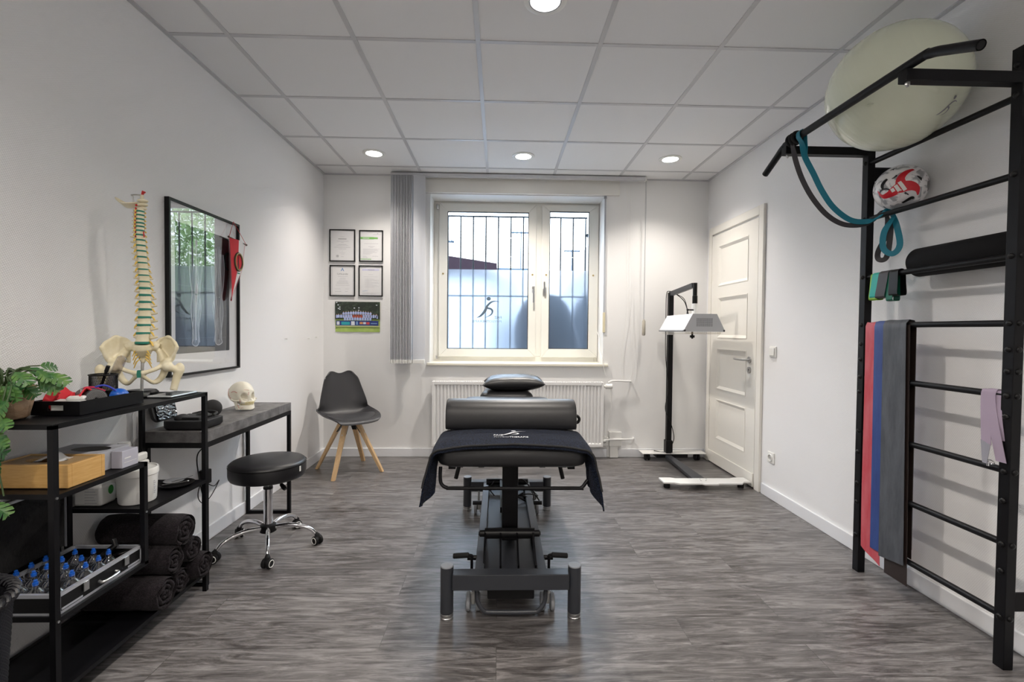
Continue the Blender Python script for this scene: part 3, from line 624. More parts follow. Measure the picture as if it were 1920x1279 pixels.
q = MB(); yp -= .0006
R = random.Random(5)
for i in range(9):
    q = MB()
    u = R.choice([R.uniform(.0, .1), R.uniform(.38, .52), R.uniform(.85, .93)]); v = R.uniform(.7, .97); q.box(px0 + PW * u, px0 + PW * (u + .03), yp, yp + .0004, pz0 + PH * v, pz0 + PH * (v + .03)); q.build('printed_sky', mat('print_sky', (.62, .68, .72), .4), sh, smooth=None)
pass
pq(.0, 1, .17, .21, mat('print_path', (.5, .55, .25), .4), 'printed_grass_edge'); pq(.02, .97, .21, .37, mat('print_navy', (.02, .04, .20), .4), 'printed_banner')
yp -= .0006
pq(.04, .10, .235, .345, mat('print_white', (.7, .72, .78), .4), 'banner_patch'); pq(.14, .33, .235, .335, mat('print_teal', (.02, .35, .40), .4), 'banner_patch'); pq(.36, .44, .225, .355, MATS['print_white'], 'banner_patch')
pq(.47, .51, .24, .35, mat('print_lightblue', (.2, .35, .6), .4), 'banner_patch'); pq(.55, .62, .26, .335, mat('print_orange', (.7, .3, .12), .4), 'banner_patch'); pq(.63, .69, .26, .33, MATS['print_white'], 'banner_patch'); pq(.70, .77, .25, .33, mat('print_redpatch', (.6, .08, .08), .4), 'banner_patch'); pq(.80, .94, .27, .30, MATS['print_lightblue'], 'banner_patch')
sh_l = mat('print_shirt', (.42, .50, .80), .4); sh_r = mat('print_red_shirt', (.38, .07, .05), .4); sk = mat('print_skin', (.5, .32, .24), .4)
B1, B2, B3 = MB(), MB(), MB()
def pp_(u, v, s, red=False):
    x = px0 + PW * u; z = pz0 + PH * v
    (B2 if red else B1).poly([(x - .009 * s, yp, z - .012), (x + .009 * s, yp, z - .012), (x + .010 * s, yp, z + .012), (x + .004, yp, z + .017), (x - .004, yp, z + .017), (x - .010 * s, yp, z + .012)])
    B3.poly([(x + .0042 * math.cos(k * PI / 3), yp - .0002, z + .0215 + .005 * math.sin(k * PI / 3)) for k in range(6)])
for i in range(12): pp_(.19 + .055 * i, .585 + .035 * math.sin(PI * i / 11), 1)
for i in range(16): pp_(.08 + .056 * i, .51, 1, 6 <= i <= 9)
for i in range(11): pp_(.22 + .057 * i, .425, 1)
pp_(.04, .5, .8); pp_(.94, .49, .9)
B1.build('printed_players', sh_l, sh, smooth=None, fix=False); B2.build('printed_red_players', sh_r, sh, smooth=None, fix=False); B3.build('printed_heads', sk, sh, smooth=None, fix=False)

# ------------------------------------------------------------ door in the right wall
dr = thing('door_1', None, None, (XR, 4.05, 0), 0, None, 'structure')
y0, y1, zt = 3.545, 4.478, 2.213
m = MB(); d = .022
m.box(XR - d, XR - .0002, y0, y0 + .065, 0.0, zt).box(XR - d, XR - .0002, y1 - .06, y1, 0.0, zt).box(XR - d, XR - .0002, y0 + .065, y1 - .06, zt - .07, zt)
m.build('door_frame', M_CREAM, dr, bevel=.004, smooth=None)
ly0, ly1, lz0, lz1 = 3.622, 4.415, .012, 2.125; xs, xd = XR - .016, XR - .004
pan = [(1.655, 2.010), (1.183, 1.540), (.716, 1.075), (.257, .607)]; py0, py1 = 3.770, 4.275
m = MB(); m.box(xs, XR - .001, ly0, py0, lz0, lz1).box(xs, XR - .001, py1, ly1, lz0, lz1)
zz = [lz1] + [v for p in pan for v in (p[1], p[0])] + [lz0]
for a, b in zip(zz[0::2], zz[1::2]): m.box(xs, XR - .001, py0, py1, b, a)
for a, b in pan:   # recessed field with a sloped moulding
    t = .022
    for q in (((py0, a), (py1, a), (py1 - t, a + t), (py0 + t, a + t)), ((py1, a), (py1, b), (py1 - t, b - t), (py1 - t, a + t)), ((py1, b), (py0, b), (py0 + t, b - t), (py1 - t, b - t)), ((py0, b), (py0, a), (py0 + t, a + t), (py0 + t, b - t))):
        (p1, p2, p3, p4) = q; m.poly([(xs - .004, *p1), (xs - .004, *p2), (xd, *p3), (xd, *p4)])
    m.box(xd, XR - .001, py0 + t, py1 - t, a + t, b - t)
    fr_ = .006
    m.box(xs - .004, xs, py0 - fr_, py1 + fr_, a - fr_, a).box(xs - .004, xs, py0 - fr_, py1 + fr_, b, b + fr_).box(xs - .004, xs, py0 - fr_, py0, a, b).box(xs - .004, xs, py1, py1 + fr_, a, b)
leaf = m.build('door_leaf', M_CREAM, dr, smooth=None, fix=False)
MB().box(xs - .010, xs - .0005, ly0, ly1, lz0, .118).build('kick_board', M_CREAM, dr, bevel=.004, smooth=None)
m = MB(); hy, hz = 3.715, 1.010
m.cyl((xs, hy, hz), (xs - .008, hy, hz), .026).tube(smooth_path([(xs - .006, hy, hz), (xs - .045, hy, hz), (xs - .058, hy + .02, hz), (xs - .058, hy + .10, hz), (xs - .056, hy + .135, hz + .002), (xs - .045, hy + .15, hz + .003)], 6), .0095, 12)
m.build('door_handle', M_STEEL, dr)
m = MB(); m.cyl((xs, hy, .928), (xs - .008, hy, .928), .026); k = m.build('keyhole_rosette', M_STEEL, dr)
m = MB(); m.cyl((xs - .008, hy, .931), (xs - .0085, hy, .931), .0055).box(xs - .0085, xs - .008, hy - .003, hy + .003, .918, .93); m.build('keyhole', M_BLACKP, k)
for z in (.55, 1.75): MB().cyl((XR - .02, 4.418, z - .05), (XR - .02, 4.418, z + .05), .009, seg=12).build('hinge', M_CREAM, dr)
MB().box(XR - .006, XR - .0005, 3.604, 3.621, .01, 2.13).build('shadow_gap', mat('gap_brown', (.22, .19, .15), .7), dr, smooth=None)

# ------------------------------------------------------------ shell chair in the corner
def shell_chair():
    t = thing('shell_chair', 'charcoal shell chair with four splayed oak legs in the corner', 'chair', (-1.290, 4.105, 0), math.atan2(.61, .79))   # local -Y is the front
    M_LEATHG = mat('charcoal_seat_plastic', (0.038, 0.038, 0.042), 0.42, bump=(260, 0.2, 0.001))
    # profile from the front lip back and up; (y, z, half width)
    prof = [(-.235, .435, .155), (-.225, .452, .185), (-.17, .458, .212), (-.08, .450, .232), (.02, .442, .240), (.10, .446, .238), (.155, .470, .232), (.185, .520, .222), (.205, .60, .205), (.225, .70, .178), (.240, .780, .158), (.246, .815, .145), (.248, .838, .130)]
    pr = smooth_path([(0, a, b) for a, b, c in prof], 3); n = len(pr) - 1
    wds = smooth_path([(c, 0, 0) for a, b, c in prof], 3)
    def f(a, b):
        i = round(a * n); p = pr[i]; ww = wds[i].x; s = (b - .5) * 2; s_ = math.copysign(abs(s) ** .9, s)
        t0 = a; rise = .055 * math.exp(-((t0 - .40) / .22) ** 2) + .012 + (.03 if t0 > .55 else 0) * min(1, (t0 - .55) / .1 if t0 > .55 else 0)
        if t0 < .5: return (ww * s_, p.y, p.z + rise * abs(s) ** 3)
        k = min(1, (t0 - .5) / .12)
        top = (.011 * math.cos(PI * (abs(s) - .58) / .58) - .022 * max(0, (abs(s) - .72) / .28) ** 2) * max(0, (t0 - .72) / .28)
        return (ww * s_, p.y - rise * 1.2 * k * abs(s) ** 2.2, p.z + rise * (1 - k) * abs(s) ** 3 + top)
    MB().grid(f, n, 20, .011).build('seat_shell', M_LEATHG, t, local=True, smooth=60)
    def fc(a, b):
        th_ = b * 2 * PI; rr = a
        x = .20 * rr * math.cos(th_); y = -.045 + .165 * rr * math.sin(th_); return (x, y, .468 + .018 * (1 - rr ** 4) + .028 * abs(x / .2) ** 3)
    MB().grid(fc, 10, 36).build('seat_cushion', M_LEATHG, t, local=True, smooth=80)
    br = MB(); br.obox((0, 0, .425), (.17, .17, .012))
    for i in range(4):
        a = PI / 4 + i * PI / 2; c, s = math.cos(a), math.sin(a); br.bar((.05 * c, .05 * s, .42), (.105 * c, .105 * s, .335), .042, .006, (c, s, 1))
    br.build('mounting_bracket', M_BLACKP, t, local=True, smooth=None)
    for i in range(4):
        a = PI / 4 + i * PI / 2; c, s = math.cos(a), math.sin(a); L = MB(); R0, R1 = .075, .295
        top = Vector((R0 * c, R0 * s, .418)); bot = Vector((R1 * c, R1 * s, .0)); u = Vector((-s, c, 0)); v = Vector((c, s, 0))
        def q(p, w, d): return [p - u * w - v * d, p + u * w - v * d, p + u * w + v * d, p - u * w + v * d]
        L.hexa(q(bot, .016, .013) + q(top, .021, .018)); lg_ = L.build('leg', M_OAK, t, local=True, smooth=None, bevel=.003)
        MB().cyl(top.lerp(bot, .2) + v * .014, top.lerp(bot, .2) + v * .021, .005, seg=8).build('screw', M_STEEL, lg_, local=True)
shell_chair()

# ------------------------------------------------------------ infrared lamp on a stand
il = thing('heat_lamp_stand', 'white hooded infrared heat lamp on a black wheeled stand beside the door', 'heat lamp', (1.63, 4.42, 0))
MB().box(1.595, 1.641, 4.39, 4.436, .06, 1.598).build('pole', M_BLACK, il, bevel=.003, smooth=None)
MB().box(1.586, 1.650, 4.38, 4.446, .085, .20).build('pole_sleeve', M_BLACKP, il, bevel=.004, smooth=None)
MB().box(1.590, 1.645, 4.386, 4.44, 1.20, 1.26).build('clamp_band', M_STEEL, il, smooth=None)
m = MB(); m.bar((1.618, 4.415, 1.585), (1.66, 3.99, 1.628), .034, .042); arm = m.build('arm', M_FRAME, il, bevel=.003, smooth=None)
m = MB(); m.tube([(1.662, 3.965, 1.470), (1.662, 3.965, 1.535), (1.662, 3.965, 1.537), (1.662, 3.965, 1.645)], [.021, .021, .018, .018], 20); m.build('pivot_sleeve', M_BLACKP, il)
m = MB(); m.tube([(1.662, 3.965, 1.380), (1.662, 3.965, 1.405), (1.662, 3.965, 1.43), (1.662, 3.965, 1.47)], [.014, .02, .026, .026], 18).box(1.648, 1.676, 3.94, 3.99, 1.368, 1.41); m.build('swivel_joint', M_PLAST, il, smooth=40)
m = MB(); m.cyl((1.65, 3.955, 1.415), (1.60, 3.94, 1.415), .006).ell((1.592, 3.938, 1.415), (.012, .012, .009)).cyl((1.588, 3.936, 1.415), (1.586, 3.936, 1.380), .005); m.build('clamp_knob', M_BLACKP, il)
hy0, hy1 = 3.735, 4.31
ho = [(1.478, 1.232), (1.478, 1.240), (1.550, 1.375), (1.745, 1.375), (1.812, 1.240), (1.812, 1.232)]
m = MB(); m.prism(ho, lambda a, b: (a, hy0, b), lambda a, b: (a, hy1, b)); hood = m.build('hood', mat('lamp_hood_white', (.80, .82, .86), .3), il, smooth=None, bevel=.004)
m = MB(); m.prism([(a + (.004 if a > 1.6 else -.004) * 0, b) for a, b in ho], lambda a, b: (a, hy0 - .004, b), lambda a, b: (a, hy0 - .0005, b)); m.build('end_plate', mat('lamp_end_grey', (.56, .57, .59), .45), hood, smooth=None)
m = MB()
for i in range(14):
    for j in range(8): m.poly([(1.583 + i * .0095 + .0032 * math.cos(k * PI / 3), hy0 - .0046, 1.277 + j * .0085 + .0032 * math.sin(k * PI / 3)) for k in range(6)])
m.build('vent_holes', mat('vent_dark', (.08, .08, .09), .6), hood, smooth=None, fix=False)
m = MB()
for x in (1.486, 1.805): m.cyl((x, hy0 - .006, 1.240), (x, hy0 + .002, 1.240), .008, seg=14)
m.build('corner_caps', M_FRAME, hood)
MB().cyl((1.481, hy0 + .002, 1.238), (1.481, hy1, 1.238), .0085, seg=12).build('side_bar', M_GREYP, hood)
m = MB()
for i in range(29): m.cyl((1.50 + i * .0103, hy0 + .02, 1.214), (1.50 + i * .0103, hy0 + .02, 1.232), .0008, seg=5).cyl((1.50 + i * .0103, hy0 + .02, 1.214), (1.50 + i * .0103, hy1 - .02, 1.214), .0008, seg=5)
for z in (1.214, 1.223): m.cyl((1.50, hy0 + .02, z), (1.79, hy0 + .02, z), .001, seg=5)
m.build('guard_grid', mat('brass_wire', (.45, .38, .26), .4, .6), hood)
m = MB(); m.cyl((1.68, 4.05, 1.17), (1.68, 4.05, 1.23), .008).cyl((1.68, 4.05, 1.18), (1.68, 4.05, 1.20), .020); m.build('switch_knob', M_BLACKP, hood)
m = MB(); m.tube(smooth_path([(1.67, 4.1, 1.36), (1.665, 4.2, 1.50), (1.64, 4.36, 1.585), (1.60, 4.40, 1.61), (1.57, 4.39, 1.58), (1.566, 4.385, 1.4), (1.57, 4.385, 1.0), (1.60, 4.385, .7), (1.575, 4.385, .5), (1.63, 4.37, .35), (1.665, 4.40, .2), (1.60, 4.43, .085), (1.5, 4.47, .082)], 8), .0035, 8); m.build('power_cable', M_BLACKP, il)
m = MB(); m.tube(smooth_path([(1.648, 4.33, 1.575), (1.665, 4.2, 1.52), (1.66, 4.08, 1.37)], 8), .003, 8); m.build('power_cable', M_BLACKP, il)
m = MB(); m.box(1.368, 1.978, 4.385, 4.52, .070, .077); m.build('rear_plate', M_PLAST, il, bevel=.002, smooth=None)
MB().box(1.50, 1.80, 4.39, 4.50, .035, .069).build('rear_housing', M_BLACKP, il, bevel=.004, smooth=None)
m = MB(); m.hexa([(1.585, 4.44, .035), (1.635, 4.44, .035), (1.685, 3.70, .022), (1.575, 3.70, .022), (1.585, 4.44, .062), (1.635, 4.44, .062), (1.685, 3.70, .043), (1.575, 3.70, .043)]); m.build('foot_beam', M_FRAME, il, smooth=None, bevel=.003)
fp = [(1.292, 3.60), (1.292, 3.725), (1.385, 3.725), (1.42, 3.705), (1.86, 3.705), (1.90, 3.725), (1.985, 3.725), (1.985, 3.615), (1.93, 3.615), (1.90, 3.575), (1.72, 3.575), (1.70, 3.560), (1.60, 3.560), (1.58, 3.575), (1.41, 3.575), (1.37, 3.60)]
MB().prism(fp, lambda a, b: (a, b, .046), lambda a, b: (a, b, .058)).build('front_plate', M_PLAST, il, smooth=None, bevel=.002)
m = MB()
for x, y in ((1.60, 3.64), (1.64, 3.64), (1.61, 3.68), (1.66, 3.68)): m.cyl((x, y, .058), (x, y, .060), .006, seg=10)
m.build('plate_screws', M_STEEL, il)
def caster(parent, x, y, r, label=None):
    c = MB()
    for d_ in (-.015, .015): c.cyl((x + d_ - .008, y, r), (x + d_ + .008, y, r), r, seg=22)
    c.tube([(x, y, r), (x, y, r * 1.7)], .012, 12); c.build('caster_wheel', M_RUBBER, parent, bevel=.003)
caster(il, 1.425, 4.44, .031); caster(il, 1.905, 4.44, .031)
for x in (1.335, 1.925): MB().cyl((x, 3.655, 0.0), (x, 3.655, .046), .024, seg=16).build('rubber_foot', M_RUBBER, il)

# ------------------------------------------------------------ massage table
CX = .060
mt = thing('massage_table', 'dark grey electric massage table on four round feet in the middle of the room', 'massage table', (CX, 2.6, 0))
def foot(x, y):
    m = MB(); m.cyl((x, y, .028), (x, y, .225), .0275, seg=28); f_ = m.build('leg', M_FRAME, mt)
    MB().lathe([(.027, 0), (.0275, .003), (.0275, .010), (.0255, .012), (.0275, .014), (.0275, .026), (.024, .029)], (x, y, 0), 28).build('levelling_foot', M_STEEL, f_)
    MB().lathe([(.0275, 0), (.026, .004), (.001, .005)], (x, y, .225), 28).build('end_cap', M_GREYP, f_)
FY, RY = 1.985, 3.20
for x in (CX - .272, CX + .272):
    foot(x, FY); foot(x + .006, RY)
MB().box(CX - .247, CX + .247, FY - .028, FY + .028, .133, .200).build('front_crossbar', M_FRAME, mt, bevel=.003, smooth=None)
MB().box(CX - .242, CX + .252, RY - .028, RY + .028, .133, .200).build('rear_crossbar', M_FRAME, mt, bevel=.003, smooth=None)
for x0 in (CX - .155, CX + .115): MB().box(x0, x0 + .040, FY + .028, RY - .028, .150, .198).build('side_rail', M_FRAME, mt, bevel=.003, smooth=None)
MB().box(CX - .115, CX + .115, FY + .028, RY - .028, .150, .162).build('base_plate', M_FRAME, mt, smooth=None)
MB().box(CX - .10, CX + .10, FY - .01, FY + .12, .085, .132).build('motor_housing', M_BLACKP, mt, bevel=.006, smooth=None)
m = MB(); m.box(CX - .037, CX + .040, 2.28, 2.40, .20, .700); m.build('lifting_column', M_BLACK, mt, bevel=.004, smooth=None)
m = MB(); m.cyl((CX - .118, 2.26, .245), (CX + .118, 2.26, .245), .022, seg=18).tube([(CX - .15, 2.26, .245), (CX - .143, 2.26, .245), (CX - .12, 2.26, .245)], [.008, .016, .016], 14).tube([(CX + .15, 2.26, .245), (CX + .143, 2.26, .245), (CX + .12, 2.26, .245)], [.008, .016, .016], 14).box(CX - .12, CX + .12, 2.245, 2.255, .225, .275)
m.build('pivot_roller', M_BLACKP, mt)
for x in (CX - .118, CX - .044, CX + .035, CX + .112):
    m = MB(); m.bar((x, 2.25, .25), (x, 2.05, .185), .008, .018); m.build('linkage_arm', M_BLACK, mt, smooth=None)
for x in (CX - .118, CX + .112):
    m = MB(); m.bar((x, 2.27, .24), (x, 2.40, .168), .008, .018).bar((x, 3.10, .20), (x, 2.96, .168), .008, .018); m.build('linkage_arm', M_BLACK, mt, smooth=None)
m = MB(); m.cyl((CX - .135, 3.10, .225), (CX + .14, 3.10, .225), .020, seg=16).bar((CX - .03, 2.62, .22), (CX - .03, 3.10, .225), .03, .03).bar((CX + .03, 2.62, .22), (CX + .03, 3.10, .225), .03, .03); m.build('rear_roller', M_BLACKP, mt)
m = MB(); m.hexa([(CX - .035, 2.4, .2), (CX + .035, 2.4, .2), (CX + .035, 3.0, .2), (CX - .035, 3.0, .2), (CX - .035, 2.40, .26), (CX + .035, 2.40, .26), (CX + .035, 3.0, .23), (CX - .035, 3.0, .23)]); m.build('linear_actuator', M_BLACKP, mt, bevel=.005, smooth=None)
for s_ in (-1, 1):
    m = MB(); x = CX + s_ * .172
    m.tube(smooth_path([(x, 2.08, .12), (x, 2.08, .205), (x, 2.08, .222), (x + s_ * .012, 2.08, .226)], 5), .0065, 10); m.build('brake_lever', M_BLACK, mt)
    MB().tube([(x + s_ * .012, 2.08, .226), (x + s_ * .016, 2.08, .226), (x + s_ * .08, 2.08, .222), (x + s_ * .084, 2.08, .222)], [.008, .0115, .0115, .009], 14).build('brake_lever_grip', M_RUBBER, mt)
    MB().cyl((x - s_ * .02, 2.12, .195), (x + s_ * .022, 2.12, .195), .011, seg=12).build('side_peg', M_BLACKP, mt)
    MB().cyl((CX + s_ * .155, 2.84, .18), (CX + s_ * .21, 2.84, .18), .012, seg=12).build('side_peg', M_BLACKP, mt)
    for (cx_, cy_) in ((CX + s_ * .163, 2.045), (CX + s_ * .185, 3.13)):
        c = MB()
        for d_ in (-.021, .021): c.tube([(cx_ + d_ - .010, cy_, .038), (cx_ + d_ - .006, cy_, .038), (cx_ + d_ + .006, cy_, .038), (cx_ + d_ + .010, cy_, .038)], [.031, .038, .038, .031], 24)
        wheel = c.build('caster_wheel', M_GREYP, mt)
        c = MB(); c.tube([(cx_, cy_, .030), (cx_, cy_, .05), (cx_, cy_, .076), (cx_, cy_, .082)], [.010, .0135, .0135, .008], 14); c.build('caster_yoke', mat('silver_plastic', (.45, .45, .44), .4), wheel)
        MB().cyl((cx_, cy_, .076), (cx_, cy_, .15), .0075, seg=12).build('caster_stem', M_STEEL, wheel)
    # tilt handles under the top
    m = MB(); m.tube(smooth_path([(CX + s_ * .20, 2.38, .585), (CX + s_ * .235, 2.38, .585), (CX + s_ * .25, 2.38, .56)], 5), .006, 10); m.build('tilt_handle', M_BLACK, mt)
    MB().cyl((CX + s_ * .25, 2.38, .565), (CX + s_ * .272, 2.38, .475), .0105, seg=12).build('tilt_handle_grip', M_RUBBER, mt)
m = MB(); m.tube(smooth_path([(CX - .145, 1.99, .115), (CX - .14, 1.985, .07), (CX - .115, 1.98, .035), (CX - .08, 1.98, .028), (CX + .085, 1.98, .028), (CX + .12, 1.98, .035), (CX + .145, 1.985, .07), (CX + .15, 1.99, .115)], 6), .0095, 12); m.build('foot_bar', M_FRAME, mt)
m = MB(); m.tube(smooth_path([(CX - .300, 1.97, .655), (CX - .300, 1.96, .61), (CX - .293, 1.955, .585), (CX - .27, 1.95, .572), (CX - .22, 1.95, .570), (CX + .25, 1.95, .570), (CX + .29, 1.95, .572), (CX + .318, 1.96, .60)], 6), .0075, 10); m.build('front_rail', M_BLACK, mt)
m = MB()
for x in (-.22, -.13, .13, .22): m.box(CX + x - .012, CX + x + .012, 1.99, 2.02, .645, .662)
m.box(CX - .27, CX - .24, 2.0, 3.2, .635, .66).box(CX + .24, CX + .27, 2.0, 3.2, .635, .66).box(CX - .27, CX + .27, 2.30, 2.34, .635, .66).box(CX - .27, CX + .27, 3.1, 3.14, .635, .66)
m.build('top_frame', M_BLACK, mt, smooth=None)
def pad(name, y0, y1, wf, wr, z0, z1, rc, parent=mt, mm=M_LEATHG):   # cushion: rounded rectangle in plan with domed edges
    def outline(s):
        P = []; ins = s
        for (sx_, sy_) in ((1, -1), (1, 1), (-1, 1), (-1, -1)):
            w = (wf if sy_ < 0 else wr) - ins; y = (y0 + ins if sy_ < 0 else y1 - ins); r = max(rc - ins * .5, .01)
            c0 = {(1, -1): -PI / 2, (1, 1): 0, (-1, 1): PI / 2, (-1, -1): PI}[(sx_, sy_)]
            for k in range(7):
                a = c0 + k * PI / 12; P.append((CX + sx_ * (w - r) + r * math.cos(a), y - sy_ * r + r * math.sin(a)))
        return P
    h = z1 - z0; R_ = []
    for ins, z in ((.10, z0), (.035, z0), (.012, z0 + h * .10), (.002, z0 + h * .30), (0, z0 + h * .5), (.003, z0 + h * .68), (.014, z0 + h * .86), (.035, z0 + h * .96), (.09, z1), (.18, z1)):
        R_.append([(x, y, z) for x, y in outline(ins)])
    return MB().rings(R_).build(name, mm, parent, smooth=60)
pad('main_pad', 1.905, 3.36, .318, .305, .662, .763, .07)
pad('headrest_pad', 3.39, 3.78, .195, .175, .690, .779, .06)
m = MB(); m.bar((CX - .1, 3.2, .65), (CX - .1, 3.6, .68), .02, .02).bar((CX + .1, 3.2, .65), (CX + .1, 3.6, .68), .02, .02); m.build('headrest_support', M_BLACK, mt, smooth=None)
m = MB()
for k in range(3):
    c = [(CX + .10 + (.07 + .012 * k) * math.cos(a + k) , 2.96 + (.06 + .01 * k) * math.sin(a + k), .175 + .012 * k + .02 * math.sin(2 * a + k)) for a in [i * PI / 8 for i in range(17)]]
    m.tube(smooth_path(c, 3), .0045, 8)
m.tube(smooth_path([(CX + .05, 3.02, .25), (CX + .10, 3.0, .27), (CX + .16, 2.95, .22), (CX + .2, 2.9, .17)], 6), .0045, 8).tube(smooth_path([(CX - .08, 3.0, .26), (CX - .11, 2.98, .22), (CX - .08, 2.96, .18)], 6), .004, 8)
m.build('coiled_cable', M_BLACKP, mt)

# bolster, towel, pillow
bo = thing('knee_bolster', 'dark half round bolster lying across the massage table', 'bolster', (CX, 2.25, .765))
sec = [(-.085, 0), (-.095, .012), (-.098, .05), (-.088, .095), (-.065, .121), (-.03, .136), (.01, .138), (.05, .126), (.08, .096), (.095, .05), (.09, .008), (.08, 0)]
R_ = []
for x, k in ((-.296, .80), (-.302, .90), (-.300, .97), (-.294, 1.0), (-.15, 1.0), (0, 1.0), (.15, 1.0), (.294, 1.0), (.300, .97), (.302, .90), (.296, .80)):
    R_.append([(CX + x, 2.235 + a * k, .7665 + .06 + (b - .06) * k if b > .001 else .7665 + (1 - k) * .012) for a, b in sec])
MB().rings(R_).build('cover', M_LEATHG, bo, smooth=60, sub=1)
m = MB(); m.tube(smooth_path([(CX + .300, 2.20, .83), (CX + .312, 2.195, .828), (CX + .320, 2.19, .815), (CX + .312, 2.19, .80), (CX + .300, 2.19, .80)], 4), .0075, 6); m.build('pull_tab', M_BLACKP, bo)
pl = thing('head_pillow', 'glossy black pillow on the headrest of the massage table', 'pillow', (.11, 3.55, .776))
def fp_(a, b, sgn):
    u = (a - .5) * 2; v = (b - .5) * 2; k = (1 - abs(u) ** 3.2) * (1 - abs(v) ** 2.6); k = max(k, 0) ** .5
    px = .232 * u * (1 - .10 * (1 - v * v) * abs(u) ** 4); py = .15 * v * (1 - .10 * (1 - u * u) * v * v)
    wr = .0035 * noise.noise(Vector((u * 5, v * 5, 3 * sgn))) * k
    return (.112 + px, 3.545 + py, .834 + sgn * (.062 if sgn > 0 else .056) * k + wr + .004 * u)
pm = MB(); pm.grid(lambda a, b: fp_(a, b, 1), 40, 28).grid(lambda a, b: fp_(a, b, -1), 40, 28)
bmesh.ops.remove_doubles(pm.bm, verts=pm.bm.verts, dist=.0005)
pm.build('pillow_cover', M_LEATH, pl, smooth=80)
tw = thing('black_towel', 'black terry towel with white running figure logo draped over the front of the massage table', 'towel', (CX, 2.0, .77))
def towel_f(th, dz):
    def f(a, b):
        u = (a - .5) * 2                      # across the table
        y = 1.885 + .29 * b
        arc = u * .535; fl = .288
        s = 1 if arc > 0 else -1; d = abs(arc) - fl
        edge = max(0, (.10 - (y - 1.885)) / .10)
        if d <= 0: x, z = arc, .768 - .022 * (abs(arc) / fl) ** 4 * .6 - .016 * edge ** 2 * (.4 + .6 * abs(arc) / fl)
        else:
            r = .045; an = min(d / r, PI / 2 * .93); x = s * (fl + r * math.sin(an)); z = .768 - .0132 - .016 * edge ** 2 - r * (1 - math.cos(an)); ex = max(0, d - r * PI / 2 * .93)
            x += s * ex * (.13 + .07 * math.sin(b * 9 + 1)); z -= ex * .98
            z -= .03 * ex / .2 * math.sin(b * 7 + (1.5 if s > 0 else .3)) ; y += ex * (.10 - .35 * b) + .012 * math.sin(ex * 30 + b * 9) * (ex > 0)
            x += s * (.010 if b < .1 else .012 * math.sin(b * 14 + s)) * min(1, ex / .08)
        z += dz; x += .0015 * noise.noise(Vector((arc * 30, y * 30, 1))); z += .0015 * noise.noise(Vector((arc * 24, y * 24, 5)))
        return (CX + x, y, z)
    return f
MB().grid(towel_f(0, 0.000), 120, 30, .006).build('towel_cloth', M_TOWEL, tw, smooth=70)
fl2 = towel_f(0, .0085)
MB().grid(lambda a, b: (lambda p: (p[0], p[1] + .006, p[2]))(fl2(.045 + a * .91, b * .98)), 120, 30, .006).build('towel_upper_layer', M_TOWEL, tw, smooth=70)
# hem of the folded towel along its front edge
hm = MB(); pth = [Vector(fl2(.06 + .88 * i / 60, 0)) + Vector((0, -.003, .001)) for i in range(61)]; hm.tube(pth, .0042, 8); hm.build('hem', mat('towel_hem', (.022, .022, .024), .9, bump=(500, .5, .001)), tw)
M_EMB = mat('white_embroidery', (.80, .82, .86), .7)
def on_towel(x, y): return .7795 - .016 * max(0, (.10 - (y - 1.891)) / .10) ** 2 * .5
lg = MB(); logo_runner(lg, lambda a, b: (CX + .006 + a * .46, 2.040 + b * .34, .7822)); lg.build('embroidered_logo', M_EMB, tw, smooth=None, fix=False)
text('FAIZ', .030, basis((CX - .080, 1.992, .7810), (1, 0, 0), (0, 1, .03)), M_EMB, 'embroidered_lettering', tw, width=.04)
text('PHYSIO', .024, basis((CX - .078, 1.962, .7800), (1, 0, 0), (0, 1, .05)), mat('grey_embroidery', (.30, .31, .34), .7), 'embroidered_lettering', tw, width=.062)
text('THERAPIE', .024, basis((CX - .013, 1.962, .7800), (1, 0, 0), (0, 1, .05)), M_EMB, 'embroidered_lettering', tw, width=.080)

# ------------------------------------------------------------ stool
sc = Vector((-1.285, 2.655, 0))
stl = thing('rolling_stool', 'round black rolling stool with chrome five star base', 'stool', sc)
m = MB(); m.lathe([(.001, .395), (.165, .395), (.172, .397), (.188, .403), (.194, .412), (.197, .43), (.197, .468), (.193, .484), (.183, .492), (.165, .496), (.10, .500), (.001, .501)], sc, 56); seat = m.build('seat', M_LEATH, stl, smooth=50)
MB().lathe([(.1985, .472), (.199, .475), (.1985, .478)], sc, 56, cap=False).build('seat_piping', M_BLACKP, seat)
a_ = math.radians(-12); MB().obox((sc.x + .199 * math.cos(a_), sc.y + .199 * math.sin(a_), .455), (.002, .012, .028), (0, 0, a_)).build('white_label', M_PLAST, seat, smooth=None)
MB().lathe([(.001, .378), (.06, .378), (.075, .385), (.08, .395)], sc, 30).build('seat_plate', M_BLACKP, stl)
m = MB(); m.cyl(sc + Vector((0, 0, .13)), sc + Vector((0, 0, .335)), .0235, seg=24).cyl(sc + Vector((0, 0, .335)), sc + Vector((0, 0, .385)), .011, seg=16); m.build('gas_lift', M_CHROME, stl)
MB().lathe([(.0245, 0), (.0255, .003), (.0245, .012), (.001, .0125)], sc + Vector((0, 0, .33)), 24).build('gas_lift_collar', M_BLACKP, stl)
MB().lathe([(.030, .085), (.043, .092), (.045, .11), (.041, .128), (.027, .135)], sc, 30).build('hub', M_BLACKP, stl)
m = MB(); m.tube(smooth_path([sc + Vector((.02, -.01, .383)), sc + Vector((.07, -.03, .378)), sc + Vector((.10, -.04, .36))], 4), .005, 8); m.build('height_lever', M_BLACKP, stl)
MB().tube([sc + Vector((.088, -.036, .367)), sc + Vector((.105, -.043, .352)), sc + Vector((.118, -.048, .342))], [.009, .013, .010], 12).build('height_lever_grip', M_BLACKP, stl)
